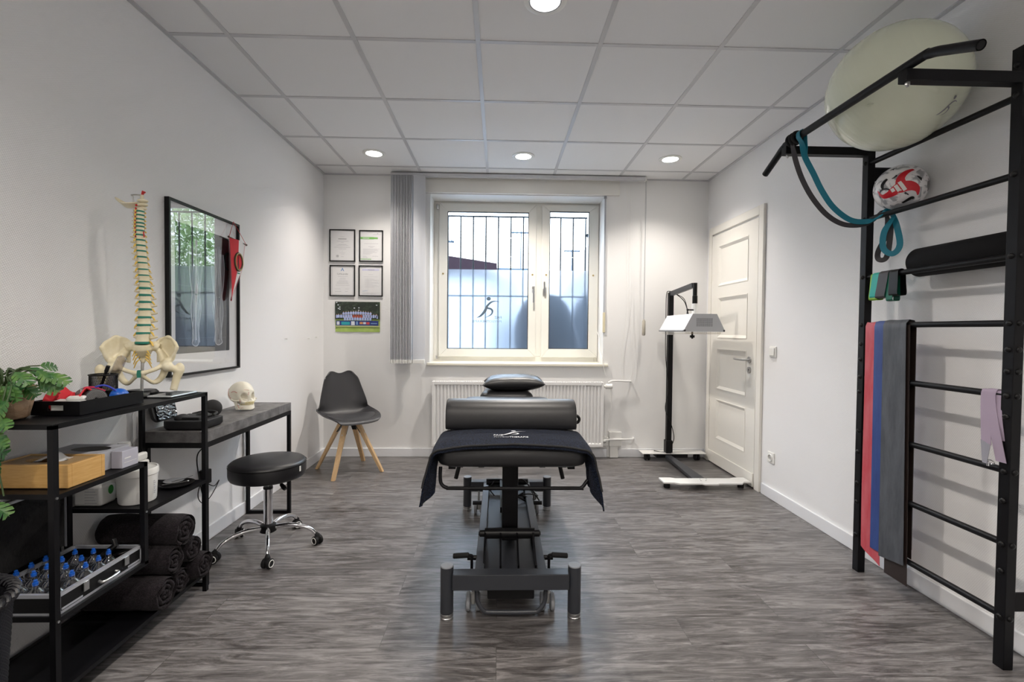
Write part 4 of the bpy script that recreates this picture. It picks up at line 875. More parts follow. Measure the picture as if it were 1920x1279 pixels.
for i in range(5):
    a = math.radians(-65 + 72 * i); u = Vector((math.cos(a), math.sin(a), 0)); v = Vector((-math.sin(a), math.cos(a), 0))
    p = smooth_path([sc + u * .03 + Vector((0, 0, .112)), sc + u * .10 + Vector((0, 0, .120)), sc + u * .17 + Vector((0, 0, .112)), sc + u * .225 + Vector((0, 0, .090)), sc + u * .252 + Vector((0, 0, .062))], 5)
    arm_ = MB().tube(p, [.0135 - .004 * k / (len(p) - 1) for k in range(len(p))], 14).build('leg', M_CHROME, stl)
    cw = sc + u * .262; rd = Vector((math.cos(a + .9), math.sin(a + .9), 0)); c = MB()
    for d_ in (-.014, .014): c.tube([cw + rd * (d_ - .009) + Vector((0, 0, .025)), cw + rd * (d_ - .006) + Vector((0, 0, .025)), cw + rd * (d_ + .006) + Vector((0, 0, .025)), cw + rd * (d_ + .009) + Vector((0, 0, .025))], [.021, .025, .025, .021], 24)
    c.tube([cw + Vector((0, 0, .03)), cw + Vector((0, 0, .055)), sc + u * .252 + Vector((0, 0, .066))], [.016, .014, .009], 12)
    wh = c.build('caster_wheel', M_RUBBER, arm_)
    c = MB()
    for s_ in (-1, 1): c.tube([cw + rd * (s_ * .0225) + Vector((0, 0, .025)) + (v * math.cos(q) if False else (Vector((-rd.y, rd.x, 0)) * math.cos(q) + Vector((0, 0, 1)) * math.sin(q))) * .0175 for q in [k * PI / 10 for k in range(20)]], .0024, 6, closed=True)
    c.build('caster_ring', M_PLAST, wh)

# ------------------------------------------------------------ console desk
dk = thing('console_desk', 'narrow console desk with concrete look top and black metal frame along the left wall', 'desk', (-1.52, 2.7, 0))
DX0, DX1, DY0, DY1 = -1.664, -1.375, 2.245, 3.155
MB().box(DX0, DX1, DY0, DY1, .685, .737).build('tabletop', M_CONC, dk, bevel=.0015, smooth=None)
m = MB(); b = .02
m.box(DX0, DX1, DY0, DY0 + b, .660, .684).box(DX0, DX1, DY1 - b, DY1, .660, .684).box(DX0, DX0 + b, DY0 + b, DY1 - b, .660, .684).box(DX1 - b, DX1, DY0 + b, DY1 - b, .660, .684)
m.build('apron_frame', M_BLACK, dk, smooth=None)
for y in (DY0, DY1 - b):
    for x in (DX0, DX1 - b): MB().box(x, x + b, y, y + b, .0, .660).build('leg', M_BLACK, dk, smooth=None)
    MB().box(DX0 + b, DX1 - b, y, y + b, .0, .02).build('floor_rail', M_BLACK, dk, smooth=None)

# ------------------------------------------------------------ stepped shelf unit
sf = thing('shelf_unit', 'black metal stepped shelf unit against the left wall', 'shelf', (-1.5, 1.84, 0))
SX0, SX1, SY0, SYM, SY1 = -1.655, -1.352, 1.462, 1.846, 2.222; p_ = .018
for x in (SX0, SX1 - p_):
    MB().box(x, x + p_, SY0, SY0 + p_, 0, .925).build('post', M_BLACK, sf, smooth=None)
    MB().box(x, x + p_, SY1 - p_, SY1, 0, .925).build('post', M_BLACK, sf, smooth=None)
    MB().box(x, x + p_, SYM - p_, SYM, .315, .709).build('post', M_BLACK, sf, smooth=None)
def shelf(y0, y1, z, name='shelf_board'):
    m = MB(); t = .012
    m.box(SX1 - p_, SX1, y0, y1, z - .016, z).box(SX0, SX0 + p_, y0, y1, z - .016, z).box(SX0 + p_, SX1 - p_, y0, y0 + t, z - .016, z).box(SX0 + p_, SX1 - p_, y1 - t, y1, z - .016, z)
    m.box(SX0 + p_, SX1 - p_, y0 + t, y1 - t, z - .006, z - .002)
    return m.build(name, M_BLACK, sf, smooth=None)
shelf(SY0, SY1, .929, 'top_board'); shelf(SY0 + p_, SYM, .709); shelf(SYM, SY1 - p_, .524); shelf(SY0 + p_, SYM, .325); shelf(SY0 + p_, SY1 - p_, .095)
m = MB()
for q in ((SX1, SY0 + .009, .70), (SX1, SYM - .009, .517), (SX1, SY0 + .009, .316)): m.cyl(q, (q[0] + .003, q[1], q[2]), .004, seg=8)
m.build('screws', M_STEEL, sf)

# ------------------------------------------------------------ things on the shelf unit
# potted hanging plant
pt = thing('potted_plant', 'trailing split leaf plant in a bark pot on the near end of the shelf top', 'plant', (-1.585, 1.548, .929))
MB().lathe([(.001, 0), (.052, 0), (.058, .006), (.068, .05), (.074, .100), (.071, .103), (.066, .10), (.062, .085), (.001, .084)], (-1.583, 1.548, .930), 36).build('pot', M_POT, pt, smooth=50)
def leaf_mesh(mb, base, d, up, L, W, droop, R):
    d = Vector(d).normalized(); s = d.cross(Vector(up)).normalized(); n = s.cross(d).normalized()
    N_ = 4; prev = None
    for side in (-1, 1):
        for i in range(N_):      # lobes of the split leaf
            t0 = i / N_; t1 = (i + .8) / N_; tm = (i + .5) / N_ + .10
            def ax(t): return base + d * (L * t) - n * (droop * L * t * t)
            def wd(t): return W * (math.sin(PI * min(1, .12 + .80 * t)) ** .6)
            a = ax(t0); b = ax((i + 1) / N_); 
            c = ax(min(1.02, tm + .02)) + s * side * wd(t0 + .08) * 1.05 - n * (.12 * W); e = ax(min(1.04, tm + .19)) + s * side * wd(min(1, t1)) * 1.0 - n * (.12 * W)
            mb.poly([a, b, e, c] if side > 0 else [a, c, e, b])
    t = ax = base + d * L - n * (droop * L)
    mb.poly([base + d * L * .9 - n * droop * L * .81 - s * W * .15, t + d * L * .12 - n * .05 * L, base + d * L * .9 - n * droop * L * .81 + s * W * .15])
R = random.Random(11); lf = MB(); stm = MB()
top = Vector((-1.583, 1.548, 1.02))
def spray(p0, p1, p2, L, W, lift=0.3):
    c = smooth_path([p0, p1, p2], 5); stm.tube(c, .0022, 5); d = (Vector(c[-1]) - Vector(c[-3])).normalized()
    leaf_mesh(lf, Vector(c[-1]), d + Vector((R.uniform(-.2, .2), R.uniform(-.2, .2), R.uniform(-.4, .0))), (R.uniform(-.5, .9), -R.uniform(.4, 1.0), R.uniform(.5, 1.1)), L, W, R.uniform(.15, .45), R)
for i in range(38):          # upper tuft
    a = R.uniform(0, 2 * PI); r = R.uniform(.04, .105); h = R.uniform(.015, .075)
    q = top + Vector((math.cos(a) * r * (1.0 if math.cos(a) > 0 else .55), math.sin(a) * r, h)); spray(top, top + (q - top) * .5 + Vector((0, 0, .03)), q, R.uniform(.036, .054), R.uniform(.015, .022))
for q, dd in (((-1.475, 1.555, 1.055), .05), ((-1.455, 1.56, 1.075), .04), ((-1.50, 1.50, 1.085), .05), ((-1.60, 1.50, 1.11), .06)): spray(top, top.lerp(Vector(q), .5) + Vector((0, 0, .035)), Vector(q), .06, .024)
for (x, y, z, n_) in ((-1.515, 1.440, .66, 13), (-1.540, 1.440, .68, 12), (-1.485, 1.436, .72, 6), (-1.56, 1.44, .74, 8), (-1.50, 1.44, .80, 6)):   # trailing strands over the near edge
    c = smooth_path([top, Vector((x, 1.475, 1.045)), Vector((x + .01, y, .95)), Vector((x - .005, y + .0, (z + .95) / 2)), Vector((x + .012, y, z))], 8); stm.tube(c, .0022, 5)
    for k in range(n_):
        p = Vector(c[int(len(c) * (.30 + .70 * k / n_)) - 1]); a = R.uniform(-.9, 1.0)
        if p.z < .95: p.y = min(p.y, 1.452)
        dv = Vector((math.sin(a) * 1.2, -R.uniform(.25, .8), -math.cos(a) * .8)); up = Vector((R.uniform(-.4, .4), -1, R.uniform(.3, .9)))
        leaf_mesh(lf, p, dv, up, R.uniform(.040, .058), R.uniform(.018, .026), R.uniform(.1, .4), R)
lf.build('foliage', M_LEAF, pt, smooth=None, fix=False); stm.build('stems', M_STEM, pt)
# tray and its contents
tr = thing('storage_tray', 'long black tray with hand holes on top of the shelf unit', 'tray', (-1.485, 1.75, .93))
tx0, tx1, ty0, ty1, tz = -1.562, -1.402, 1.612, 1.895, .9295
m = MB(); t = .005; m.box(tx0, tx1, ty0, ty1, tz, tz + .005).box(tx0, tx0 + t, ty0, ty1, tz + .005, tz + .047).box(tx1 - t, tx1, ty0, ty1, tz + .005, tz + .047)
for a, b in ((ty0, ty0 + t), (ty1 - t, ty1)):
    cx_ = (tx0 + tx1) / 2; m.box(tx0 + t, cx_ - .026, a, b, tz + .005, tz + .047).box(cx_ + .026, tx1 - t, a, b, tz + .005, tz + .047).box(cx_ - .026, cx_ + .026, a, b, tz + .005, tz + .016).box(cx_ - .026, cx_ + .026, a, b, tz + .034, tz + .047)
m.build('tray_box', M_BLACK, tr, smooth=None)
rc = MB(); rc.grid(lambda a, b: (-1.556 + .11 * a, 1.640 + .115 * b + .01 * math.sin(a * 9), .945 + .066 * math.sin(PI * min(1, max(.0, b))) ** .5 * (.75 + .25 * math.sin(a * 7 + 1)) + .006 * math.sin(a * 17 + b * 11)), 20, 14, .004)
tag(rc.build('folded_cloth', M_REDF, smooth=25), 'crumpled red cloth lying in the black tray', 'cloth')
wp = thing('tissue_pack', 'small white packet in the near end of the black tray', 'packet', (-1.47, 1.65, .95))
MB().obox((-1.468, 1.648, .957), (.085, .045, .036), (.12, .05, .15)).obox((-1.455, 1.66, .981), (.05, .03, .012), (.2, 0, .4)).build('wrapper', M_PLAST, wp, smooth=None, bevel=.006)
# rolled grey band, end of the roll faces the camera side
rb = thing('rolled_band', 'rolled grey elastic band with white lettering in the black tray', 'elastic band', (-1.44, 1.73, .97))
bc = Vector((-1.458, 1.728, .971)); ax_ = Vector((.88, -.47, 0)).normalized(); sd = Vector((ax_.y, -ax_.x, 0)) * -1; upv = Vector((0, 0, 1))
m = MB(); m.cyl(bc - ax_ * .055, bc + ax_ * .028, .0335, seg=40); roll = m.build('roll', mat('grey_elastic', (.10, .10, .105), .6), rb)
m = MB(); sp = []
for k in range(110):
    a = k * .33; r = .005 + .027 * k / 110; sp.append(bc + ax_ * .0285 + sd * r * math.cos(a) + upv * r * math.sin(a))
m.tube(sp, .0007, 5); m.build('spiral_edge', mat('light_grey_rubber', (.25, .25, .25), .6), roll)
MB().cyl(bc + ax_ * .028, bc + ax_ * .0292, .005, seg=14).build('core_hole', M_BLACKP, roll)
nn_ = Vector((-.44, -.847, .30)).normalized(); tx_ = (-ax_).cross(nn_)
tl = text('band', .026, basis(bc - ax_ * .004 + nn_ * .0342 - tx_ * .020, tx_, -ax_), M_PLAST, 'lettering', rb, width=.042)
tag(MB().ell((-1.432, 1.815, .967), (.030, .030, .029), 28, 16).build('massage_ball', M_BLUEP), 'small blue ball in the black tray beside the rolled band', 'ball')
m = MB(); m.tube(smooth_path([(-1.50, 1.79, .95), (-1.49, 1.76, .995), (-1.455, 1.775, 1.012), (-1.43, 1.80, .985), (-1.47, 1.82, .97)], 6), .0035, 8); tag(m.build('cord_loop', mat('blue_cord', (.03, .05, .45), .5)), 'blue cord loop in the tray behind the rolled band', 'cord')
m = MB(); m.tube(smooth_path([(-1.53, 1.78, .95), (-1.51, 1.75, 1.0), (-1.48, 1.76, 1.006), (-1.46, 1.785, .99)], 6), .0035, 8); tag(m.build('cord_loop', mat('red_cord', (.55, .03, .10), .5)), 'red cord loop in the tray behind the rolled band', 'cord')
pc = thing('pen_holder', 'round black wire mesh pen holder in the black tray', 'pen holder', (-1.512, 1.842, .935))
PX, PY = -1.512, 1.842
m = MB(); m.tube([(PX + .043 * math.cos(k * PI / 16), PY + .043 * math.sin(k * PI / 16), 1.045) for k in range(32)], .0028, 8, closed=True).tube([(PX + .042 * math.cos(k * PI / 16), PY + .042 * math.sin(k * PI / 16), .938) for k in range(32)], .0025, 8, closed=True)
rim = m.build('rim', M_BLACKP, pc)
m = MB()
for k in range(64):
    a = k * 2 * PI / 64
    for s_ in (-1, 1): m.tube([(PX + .0425 * math.cos(a + s_ * q * .12), PY + .0425 * math.sin(a + s_ * q * .12), .939 + .0265 * q) for q in range(5)], .00055, 4, cap=False)
m.build('mesh_wall', M_BLACKP, pc); MB().cyl((PX, PY, .9352), (PX, PY, .938), .042, seg=30).build('base', M_BLACKP, pc)
m = MB(); m.cyl((-1.532, 1.83, .942), (-1.482, 1.826, 1.078), .005, seg=10).cyl((-1.489, 1.826, 1.058), (-1.480, 1.826, 1.08), .0065, seg=10); tag(m.build('marker_pen', M_BLACKP), 'black pen leaning in the mesh pen holder', 'pen')
m = MB(); m.tube([(-1.525, 1.85, .942), (-1.458, 1.852, 1.09), (-1.449, 1.852, 1.108), (-1.446, 1.852, 1.114)], [.014, .0165, .016, .009], 18); tag(m.build('clear_tube', glass('smoky_plastic', (.72, .70, .72), fac=1.6)), 'clear smoky plastic tube standing in the mesh pen holder', 'tube')
tb = thing('tablet', 'silver edged tablet lying flat on the far end of the shelf top', 'tablet', (-1.44, 2.11, .93))
MB().box(-1.485, -1.383, 2.025, 2.200, .9295, .937).build('body', mat('silver_shell', (.65, .68, .72), .3, .7), tb, bevel=.003, smooth=None)
MB().box(-1.476, -1.392, 2.040, 2.186, .937, .9376).build('screen', mat('dark_screen', (.05, .055, .06), .12), tb, smooth=None)

# spine and pelvis model
sp_ = thing('spine_model', 'anatomical spine and pelvis model on a metal rod, standing on the shelf top', 'anatomical model', (-1.515, 2.03, .93))
m = MB(); m.lathe([(.001, 0), (.029, 0), (.030, .006), (.026, .012), (.001, .013)], (-1.517, 2.035, .9295), 24).hexa([(-1.525, 2.045, .93), (-1.49, 2.045, .93), (-1.56, 2.15, .93), (-1.62, 2.12, .93), (-1.525, 2.045, .941), (-1.49, 2.045, .941), (-1.56, 2.15, .941), (-1.62, 2.12, .941)]).lathe([(.001, 0), (.062, 0), (.064, .008), (.055, .017), (.001, .02)], (-1.60, 2.150, .9295), 30)
m.build('stand_base', M_BLACKP, sp_)
m = MB(); m.cyl((-1.513, 2.035, .94), (-1.515, 2.045, 1.09), .006, seg=12).tube(smooth_path([(-1.515, 2.045, 1.09), (-1.53, 2.065, 1.3), (-1.55, 2.07, 1.5), (-1.555, 2.06, 1.70), (-1.553, 2.05, 1.775), (-1.55, 2.04, 1.784), (-1.505, 2.03, 1.781), (-1.50, 2.025, 1.77)], 6), .0028, 8); m.build('rod', M_STEEL, sp_)
ZT = [1.161 + (643.4 - y) * .002226 for y in (643, 625, 609.6, 595, 580, 566, 553, 540, 528, 516, 505, 493, 482, 471, 461, 451, 441.6, 433.6, 426, 419.5, 412.5, 404.8, 397.7)]
def spc(z):
    t = (z - 1.16) / .62; return Vector((-1.4985 + .003 * math.sin(t * 5) + .010 * t, 2.02 + .012 * math.sin(t * 6.0), z))
def face_dir(z):
    t = max(0, min(1, (z - 1.16) / .5)); a = math.radians(-75 + 52 * t); return Vector((math.cos(a), math.sin(a), 0))
nrv = MB(); art = MB()
for i in range(len(ZT)):
    bon = MB(); dsc = MB()
    z0 = ZT[i]; z1 = ZT[i + 1] if i + 1 < len(ZT) else z0 + .014
    wv = .0245 - .0080 * min(1, i / 11) if i < 12 else .0165 - .002 * (i - 12) / 10; dth = .0052 if i < 8 else .0034
    c0 = spc(z0); f = face_dir(z0); s = Vector((-f.y, f.x, 0)); ry_ = wv * .75
    def ring(z, k, ky=1): c = spc(z); return [c + s * (wv * k * math.cos(q * PI / 10)) + f * (ry_ * k * ky * math.sin(q * PI / 10)) for q in range(20)]
    dsc.rings([ring(z0 - dth, 1.0), ring(z0 - dth * .5, 1.06), ring(z0 + dth * .5, 1.06), ring(z0 + dth, 1.0)])
    h = z1 - z0 - dth
    if i < len(ZT) - 1 or True:
        bon.rings([ring(z0 + dth, 1.0), ring(z0 + dth + h * .15, .98), ring(z0 + dth + h * .5, .86), ring(z0 + dth + h * .82, .98), ring(z0 + dth + h * .95, 1.0)])
        zc = z0 + h * .6; c = spc(zc); b_ = -f
        L = wv * (2.0 if i < 5 else 1.9)
        bon.tube([c + b_ * ry_ * .8, c + b_ * (ry_ + wv * .6), c + b_ * (ry_ + wv * 1.5) + Vector((0, 0, -h * (.15 if i < 5 else .45))), c + b_ * (ry_ + wv * 2.1) + Vector((0, 0, -h * (.2 if i < 5 else .75)))], [h * .30, h * .28, h * .24, h * .10], 8)
        for q in (-1, 1):
            bon.tube([c + b_ * ry_ * .8 + s * q * wv * .4, c + b_ * (ry_ + wv * .3) + s * q * wv * .9, c + b_ * (ry_ + wv * .55) + s * q * wv * (1.75 if i < 16 else 1.35) + Vector((0, 0, h * .1))], [h * .22, h * .24, h * .13], 8)
            bon.ell(c + b_ * (ry_ + wv * .55) + s * q * wv * .55, (wv * .28, wv * .28, h * .5), 8, 6)
            m_ = nrv if i < 19 else art
            nrv.tube([c + b_ * ry_ * .7 + s * q * wv * .6 + Vector((0, 0, -h * .35)), c + b_ * ry_ * .4 + s * q * wv * 1.15 + Vector((0, 0, -h * .55)), c + b_ * ry_ * .1 + s * q * wv * 1.5 + Vector((0, 0, -h * 1.0))], [.0036, .0046, .0026], 6)
        dsc.build('disc', M_DISC, sp_); bon.build('vertebra', M_BONE, sp_, smooth=50)
        if i >= 17:
            for q in (-1, 1): art.tube([spc(z0) + s * q * wv * 1.1 - f * .004, spc(z1) + s * q * wv * 1.1 - f * .006], .0022, 6)
art.build('arteries', M_RED, sp_); art = MB(); art.tube([spc(1.60) + Vector((.018, -.004, 0)), spc(1.625) + Vector((.016, -.004, 0))], .0022, 6); art.build('artery', M_RED, sp_); art = MB(); art.tube([spc(1.60) + Vector((-.016, -.006, 0)), spc(1.63) + Vector((-.014, -.006, 0))], .0026, 6)
art.build('artery', M_RED, sp_); art = MB(); art.tube([(-1.492, 2.015, 1.770), (-1.480, 2.01, 1.790), (-1.474, 2.01, 1.786)], [.003, .006, .004], 8)
art.build('red_tip', M_RED, sp_)
for z in (1.70, 1.72, 1.735): MB().ell((-1.511, 2.012, z), (.005, .004, .005), 8, 6).build('artery_knot', M_RED, sp_)
# atlas, axis and the occipital plate
bon = MB()
for z, r_ in ((1.722, .016), (1.738, .020), (1.754, .021)): bon.ell((-1.491, 2.02, z), (r_, r_ * .8, .0085), 16, 8)
bon.ell((-1.487, 2.012, 1.768), (.007, .006, .012), 10, 8)
bon.build('upper_neck_bones', M_BONE, sp_, smooth=50); nrv.build('nerves', M_NERVE, sp_)
MB().grid(lambda a, b: (-1.502 - .098 * a, 2.02 + .036 * math.sin(PI * min(.97, .1 + a * .9)) ** .7 * (b - .5) * 2, 1.742 + .022 * a - .030 * math.sin(PI * a) * (1 - abs(b - .5) * .9)), 18, 12, .004).build('occipital_plate', M_BONE, sp_, smooth=70)
# pelvis
pf = Vector((math.cos(math.radians(-64)), math.sin(math.radians(-64)), 0)); ps = Vector((-pf.y, pf.x, 0)); po = Vector((-1.498, 2.015, 0))
def P_(x, y, z): return po + ps * (x * .87) + pf * y + Vector((0, 0, z))   # x to the right, y towards the viewer
pb = MB()
pb.tube([P_(0, -.02, 1.158), P_(0, -.024, 1.14), P_(0, -.035, 1.115), P_(0, -.040, 1.095), P_(0, -.030, 1.075)], [.034, .038, .028, .018, .006], 14)
for q in (-1, 1):
    pb.tube([P_(q * .02, -.022, 1.15), P_(q * .045, -.028, 1.148), P_(q * .062, -.030, 1.14)], [.014, .022, .018], 12)
    wing = lambda a, b: P_(q * (.050 + .095 * (a ** .8) * (1 - .18 * (1 - b))), -.045 + .062 * a - .018 * math.sin(PI * a) * (1 - b * .5), 1.075 + (.085 + .035 * math.sin(PI * min(1, a * 1.05)) ** .8) * b * (1 - .14 * a) + .022 * a * (1 - b))
    pb.grid(wing, 16, 12, .007)
    crest = [wing(k / 16, 1) for k in range(17)]; pb.tube(crest, [.006 + .002 * math.sin(k) for k in range(17)], 8)
    pb.tube([wing(1, 1), wing(1, .75), wing(1, .5), wing(.98, .25), wing(.9, .0), P_(q * .105, .012, 1.085), P_(q * .097, .008, 1.07)], [.008, .009, .006, .008, .012, .016, .020], 10)
    pb.tube(smooth_path([P_(q * .060, -.035, 1.13), P_(q * .078, -.02, 1.105), P_(q * .088, .0, 1.075), P_(q * .066, .024, 1.055), P_(q * .030, .036, 1.042), P_(q * .006, .040, 1.036)], 4), [.013, .013, .014, .014, .016, .017, .018, .017, .015, .013, .011, .010, .0095, .009, .009, .009, .009, .010, .010, .011, .011], 10)
    pb.tube(smooth_path([P_(q * .008, .038, 1.030), P_(q * .028, .028, 1.010), P_(q * .048, .012, .995), P_(q * .070, -.005, 1.005), P_(q * .088, -.006, 1.035), P_(q * .092, .0, 1.065)], 3), [.010, .009, .008, .0075, .0075, .008, .0095, .011, .012, .012, .013, .0135, .014, .014, .015, .016], 10)
    # femur head and shaft stub
    pb.ell(P_(q * .107, .016, 1.060), .0215, 18, 12); pb.tube(smooth_path([P_(q * .107, .016, 1.060), P_(q * .125, .014, 1.052), P_(q * .143, .010, 1.045)], 3), .0145, 12)
    pb.ell(P_(q * .153, .004, 1.050), (.019, .017, .026), 14, 10); pb.tube(smooth_path([P_(q * .150, .004, 1.045), P_(q * .142, .006, 1.015), P_(q * .134, .010, .985), P_(q * .128, .012, .958)], 3), [.021, .019, .0175, .016, .015, .0145, .014, .014, .014, .014], 14)
pv = pb.build('pelvis', M_BONE, sp_, smooth=60); pv.modifiers.new('r', 'REMESH').voxel_size = .0032; pv.modifiers['r'].use_smooth_shade = True
sm_ = pv.modifiers.new('s', 'SMOOTH'); sm_.factor = .5; sm_.iterations = 3
m = MB(); m.rings([[P_(x * k, .040 + y, 1.034 + z) for x, z in ((-.007, -.014), (.007, -.014), (.008, 0), (.006, .016), (-.006, .016), (-.008, 0))] for y, k in ((-.012, 1), (.010, 1))]); m.build('pubic_disc', M_DISC, sp_)
m = MB()
for q in (-1, 1):
    for k in range(4): m.tube([P_(q * .010, -.002 - .008 * k, 1.135 - .014 * k), P_(q * .024, .003 - .008 * k, 1.128 - .016 * k), P_(q * .035, -.004 - .008 * k, 1.105 - .017 * k)], [.002, .0028, .0015], 6)
m.build('sacral_nerves', M_NERVE, sp_)

# second shelf: tissue box, glove box, small carton, jar
ts = thing('tissue_box', 'bamboo tissue box with a tissue packet in its opening on the middle shelf', 'tissue box', (-1.5, 1.61, .71))
m = MB(); m.box(-1.625, -1.373, 1.534, 1.548, .7095, .784).box(-1.625, -1.373, 1.662, 1.676, .7095, .784).box(-1.625, -1.612, 1.548, 1.662, .7095, .784).box(-1.387, -1.373, 1.548, 1.662, .7095, .784)
m.build('box_body', M_BAMB, ts, bevel=.002, smooth=None)
m = MB(); o_ = 24; ring_in = [(-1.505 + .066 * math.cos(2 * PI * k / o_), 1.605 + .028 * math.sin(2 * PI * k / o_)) for k in range(o_)]
def sqp(k):
    a = 2 * PI * k / o_; c, s = math.cos(a), math.sin(a); t = max(abs(c), abs(s)); return (-1.4995 + .1125 * c / t, 1.605 + .0565 * s / t)
sq = [sqp(k) for k in range(o_)]
for k in range(o_):
    k2 = (k + 1) % o_; m.poly([(*ring_in[k], .781), (*sq[k], .781), (*sq[k2], .781), (*ring_in[k2], .781)]); m.poly([(*ring_in[k], .781), (*ring_in[k2], .781), (*ring_in[k2], .773), (*ring_in[k], .773)])
m.build('lid', M_BAMBT, ts, smooth=None, fix=False)
m = MB(); m.grid(lambda a, b: (-1.545 + .095 * a, 1.588 + .040 * b + .012 * a, .771 + .030 * math.sin(PI * min(.9, a)) * (.6 + .4 * b) + .003 * math.sin(a * 14)), 14, 8, .001); m.build('tissue_packet', M_PAPER, ts)
gb = thing('glove_box', 'grey white carton with an oval opening on the middle shelf behind the tissue box', 'carton', (-1.51, 1.74, .71))
MB().box(-1.622, -1.416, 1.682, 1.838, .7095, .778).build('carton', mat('grey_carton', (.38, .39, .43), .6, mix=((.5, .51, .56), 8, .4, .6)), gb, smooth=None)
MB().poly([(-1.495 + .066 * math.cos(k * PI / 14), 1.765 + .038 * math.sin(k * PI / 14), .7786) for k in range(28)]).build('opening', M_BLACKP, gb, smooth=None, fix=False)
sb = thing('small_carton', 'small white carton at the far end of the middle shelf', 'carton', (-1.395, 1.79, .71))
MB().box(-1.412, -1.3725, 1.750, 1.826, .7095, .772).build('carton', mat('lilac_carton', (.48, .48, .56), .5), sb, smooth=None, bevel=.001)
m = MB(); m.box(-1.3724, -1.3720, 1.760, 1.79, .742, .746).box(-1.3724, -1.3720, 1.758, 1.818, .728, .7295); m.build('printed_lines', M_PLAST, sb, smooth=None)
m = MB(); m.lathe([(.001, 0), (.03, 0), (.032, .01), (.031, .07), (.016, .085), (.016, .095), (.018, .095), (.018, .12), (.001, .12)], (-1.640 + .02, 1.885, .525), 24)
jr = thing('white_bottle', 'white bottle with a flat cap standing behind the cartons on the lower right shelf', 'bottle', (-1.62, 1.885, .525))
m.bm.free(); MB().lathe([(.001, 0), (.030, 0), (.032, .01), (.032, .155), (.018, .175), (.017, .182), (.001, .182)], (-1.615, 2.07, .525), 26).build('bottle_body', M_PLAST, jr)
MB().lathe([(.022, 0), (.0225, .024), (.021, .027), (.001, .027)], (-1.615, 2.07, .703), 26).build('cap', M_PLAST, jr)
jr.location = (-1.615, 2.07, .525); ROOTM[jr.name] = Matrix.Translation((-1.615, 2.07, .525))
for c in jr.children: c.data.transform(Matrix.Translation(Vector((-1.62, 1.885, .525)) - Vector((-1.615, 2.07, .525))))
# lower right shelf
ct = thing('canister', 'white square canister with a green dot on the lower right shelf', 'canister', (-1.595, 1.905, .525))
m = MB(); m.box(-1.655, -1.548, 1.868, 1.945, .5245, .605).build('body', M_PLAST, ct, bevel=.010, bseg=3, smooth=60)
MB().lathe([(.017, 0), (.018, .02), (.001, .021)], (-1.62, 1.905, .605), 20).build('cap', M_PLAST, ct)
MB().poly([(-1.5474, 1.915 + .013 * math.cos(k * PI / 12), .578 + .018 * math.sin(k * PI / 12)) for k in range(24)]).build('green_dot', mat('dot_green', (.03, .28, .04), .5), ct, smooth=None, fix=False)
m = MB()
for i in range(6): m.box(-1.61, -1.575 + .006 * (i % 3), 1.8672, 1.8678, .592 - .011 * i, .5945 - .011 * i)
m.build('printed_lines', M_INKL, ct, smooth=None)
def bucket(x, y, r, h, label, name='plastic_bucket'):
    t = thing(name, label, 'bucket', (x, y, .525), group='white tubs on the lower right shelf')
    MB().lathe([(.001, 0), (r * .86, 0), (r * .89, .006), (r * .96, h - .022), (r * .96, h - .02), (.001, h - .02)], (x, y, .5245), 40).build('body', M_PLAST, t)
    MB().lathe([(r * .97, h - .028), (r, h - .026), (r, h - .004), (r * .97, h), (r * .9, h), (r * .88, h - .005), (.001, h - .005)], (x, y, .5245), 40).build('lid', M_PLAST, t)
    return t
b1 = bucket(-1.462, 1.940, .071, .135, 'white round bucket with lid on the lower right shelf behind the middle post')
m = MB()
for k in range(7): m.box(-1.394, -1.3935, 1.936, 1.942 + .004 * (k % 2), .555 + k * .008, .559 + k * .008)
m.build('printed_lines', M_INKL, b1, smooth=None)
b2 = bucket(-1.565, 2.005, .045, .135, 'smaller white tub between the canister and the bucket')
wc = thing('white_canister', 'white canister with rounded handle top behind the white bucket', 'canister', (-1.50, 2.07, .525))
m = MB(); m.box(-1.610, -1.530, 2.035, 2.105, .5245, .650).box(-1.560, -1.534, 2.04, 2.10, .650, .684); m.build('body', M_PLAST, wc, bevel=.009, bseg=3, smooth=60)
dt = thing('black_plate', 'black round dish with metal instruments on the lower right shelf', 'dish', (-1.42, 2.12, .525))
MB().lathe([(.001, 0), (.05, 0), (.066, .008), (.068, .011), (.062, .010), (.05, .005), (.001, .005)], (-1.43, 2.125, .5245), 36).build('dish', M_BLACKP, dt)
MB().lathe([(.001, 0), (.03, 0), (.04, .008), (.036, .010), (.001, .006)], (-1.46, 2.15, .530), 28).build('small_dish', M_GREYP, dt)
m = MB(); m.tube(smooth_path([(-1.47, 2.09, .537), (-1.42, 2.10, .541), (-1.38, 2.12, .545)], 4), .002, 6).ell((-1.378, 2.121, .545), (.005, .005, .004), 8, 6); tag(m.build('metal_instrument', M_STEEL), 'thin steel instrument lying across the black dish, nearer the room', 'instrument', 'instruments on the black dish')
m = MB(); m.tube(smooth_path([(-1.45, 2.12, .541), (-1.415, 2.14, .547), (-1.385, 2.165, .556)], 4), .0018, 6); tag(m.build('metal_instrument', M_STEEL), 'thin steel instrument lying across the black dish, nearer the wall', 'instrument', 'instruments on the black dish')

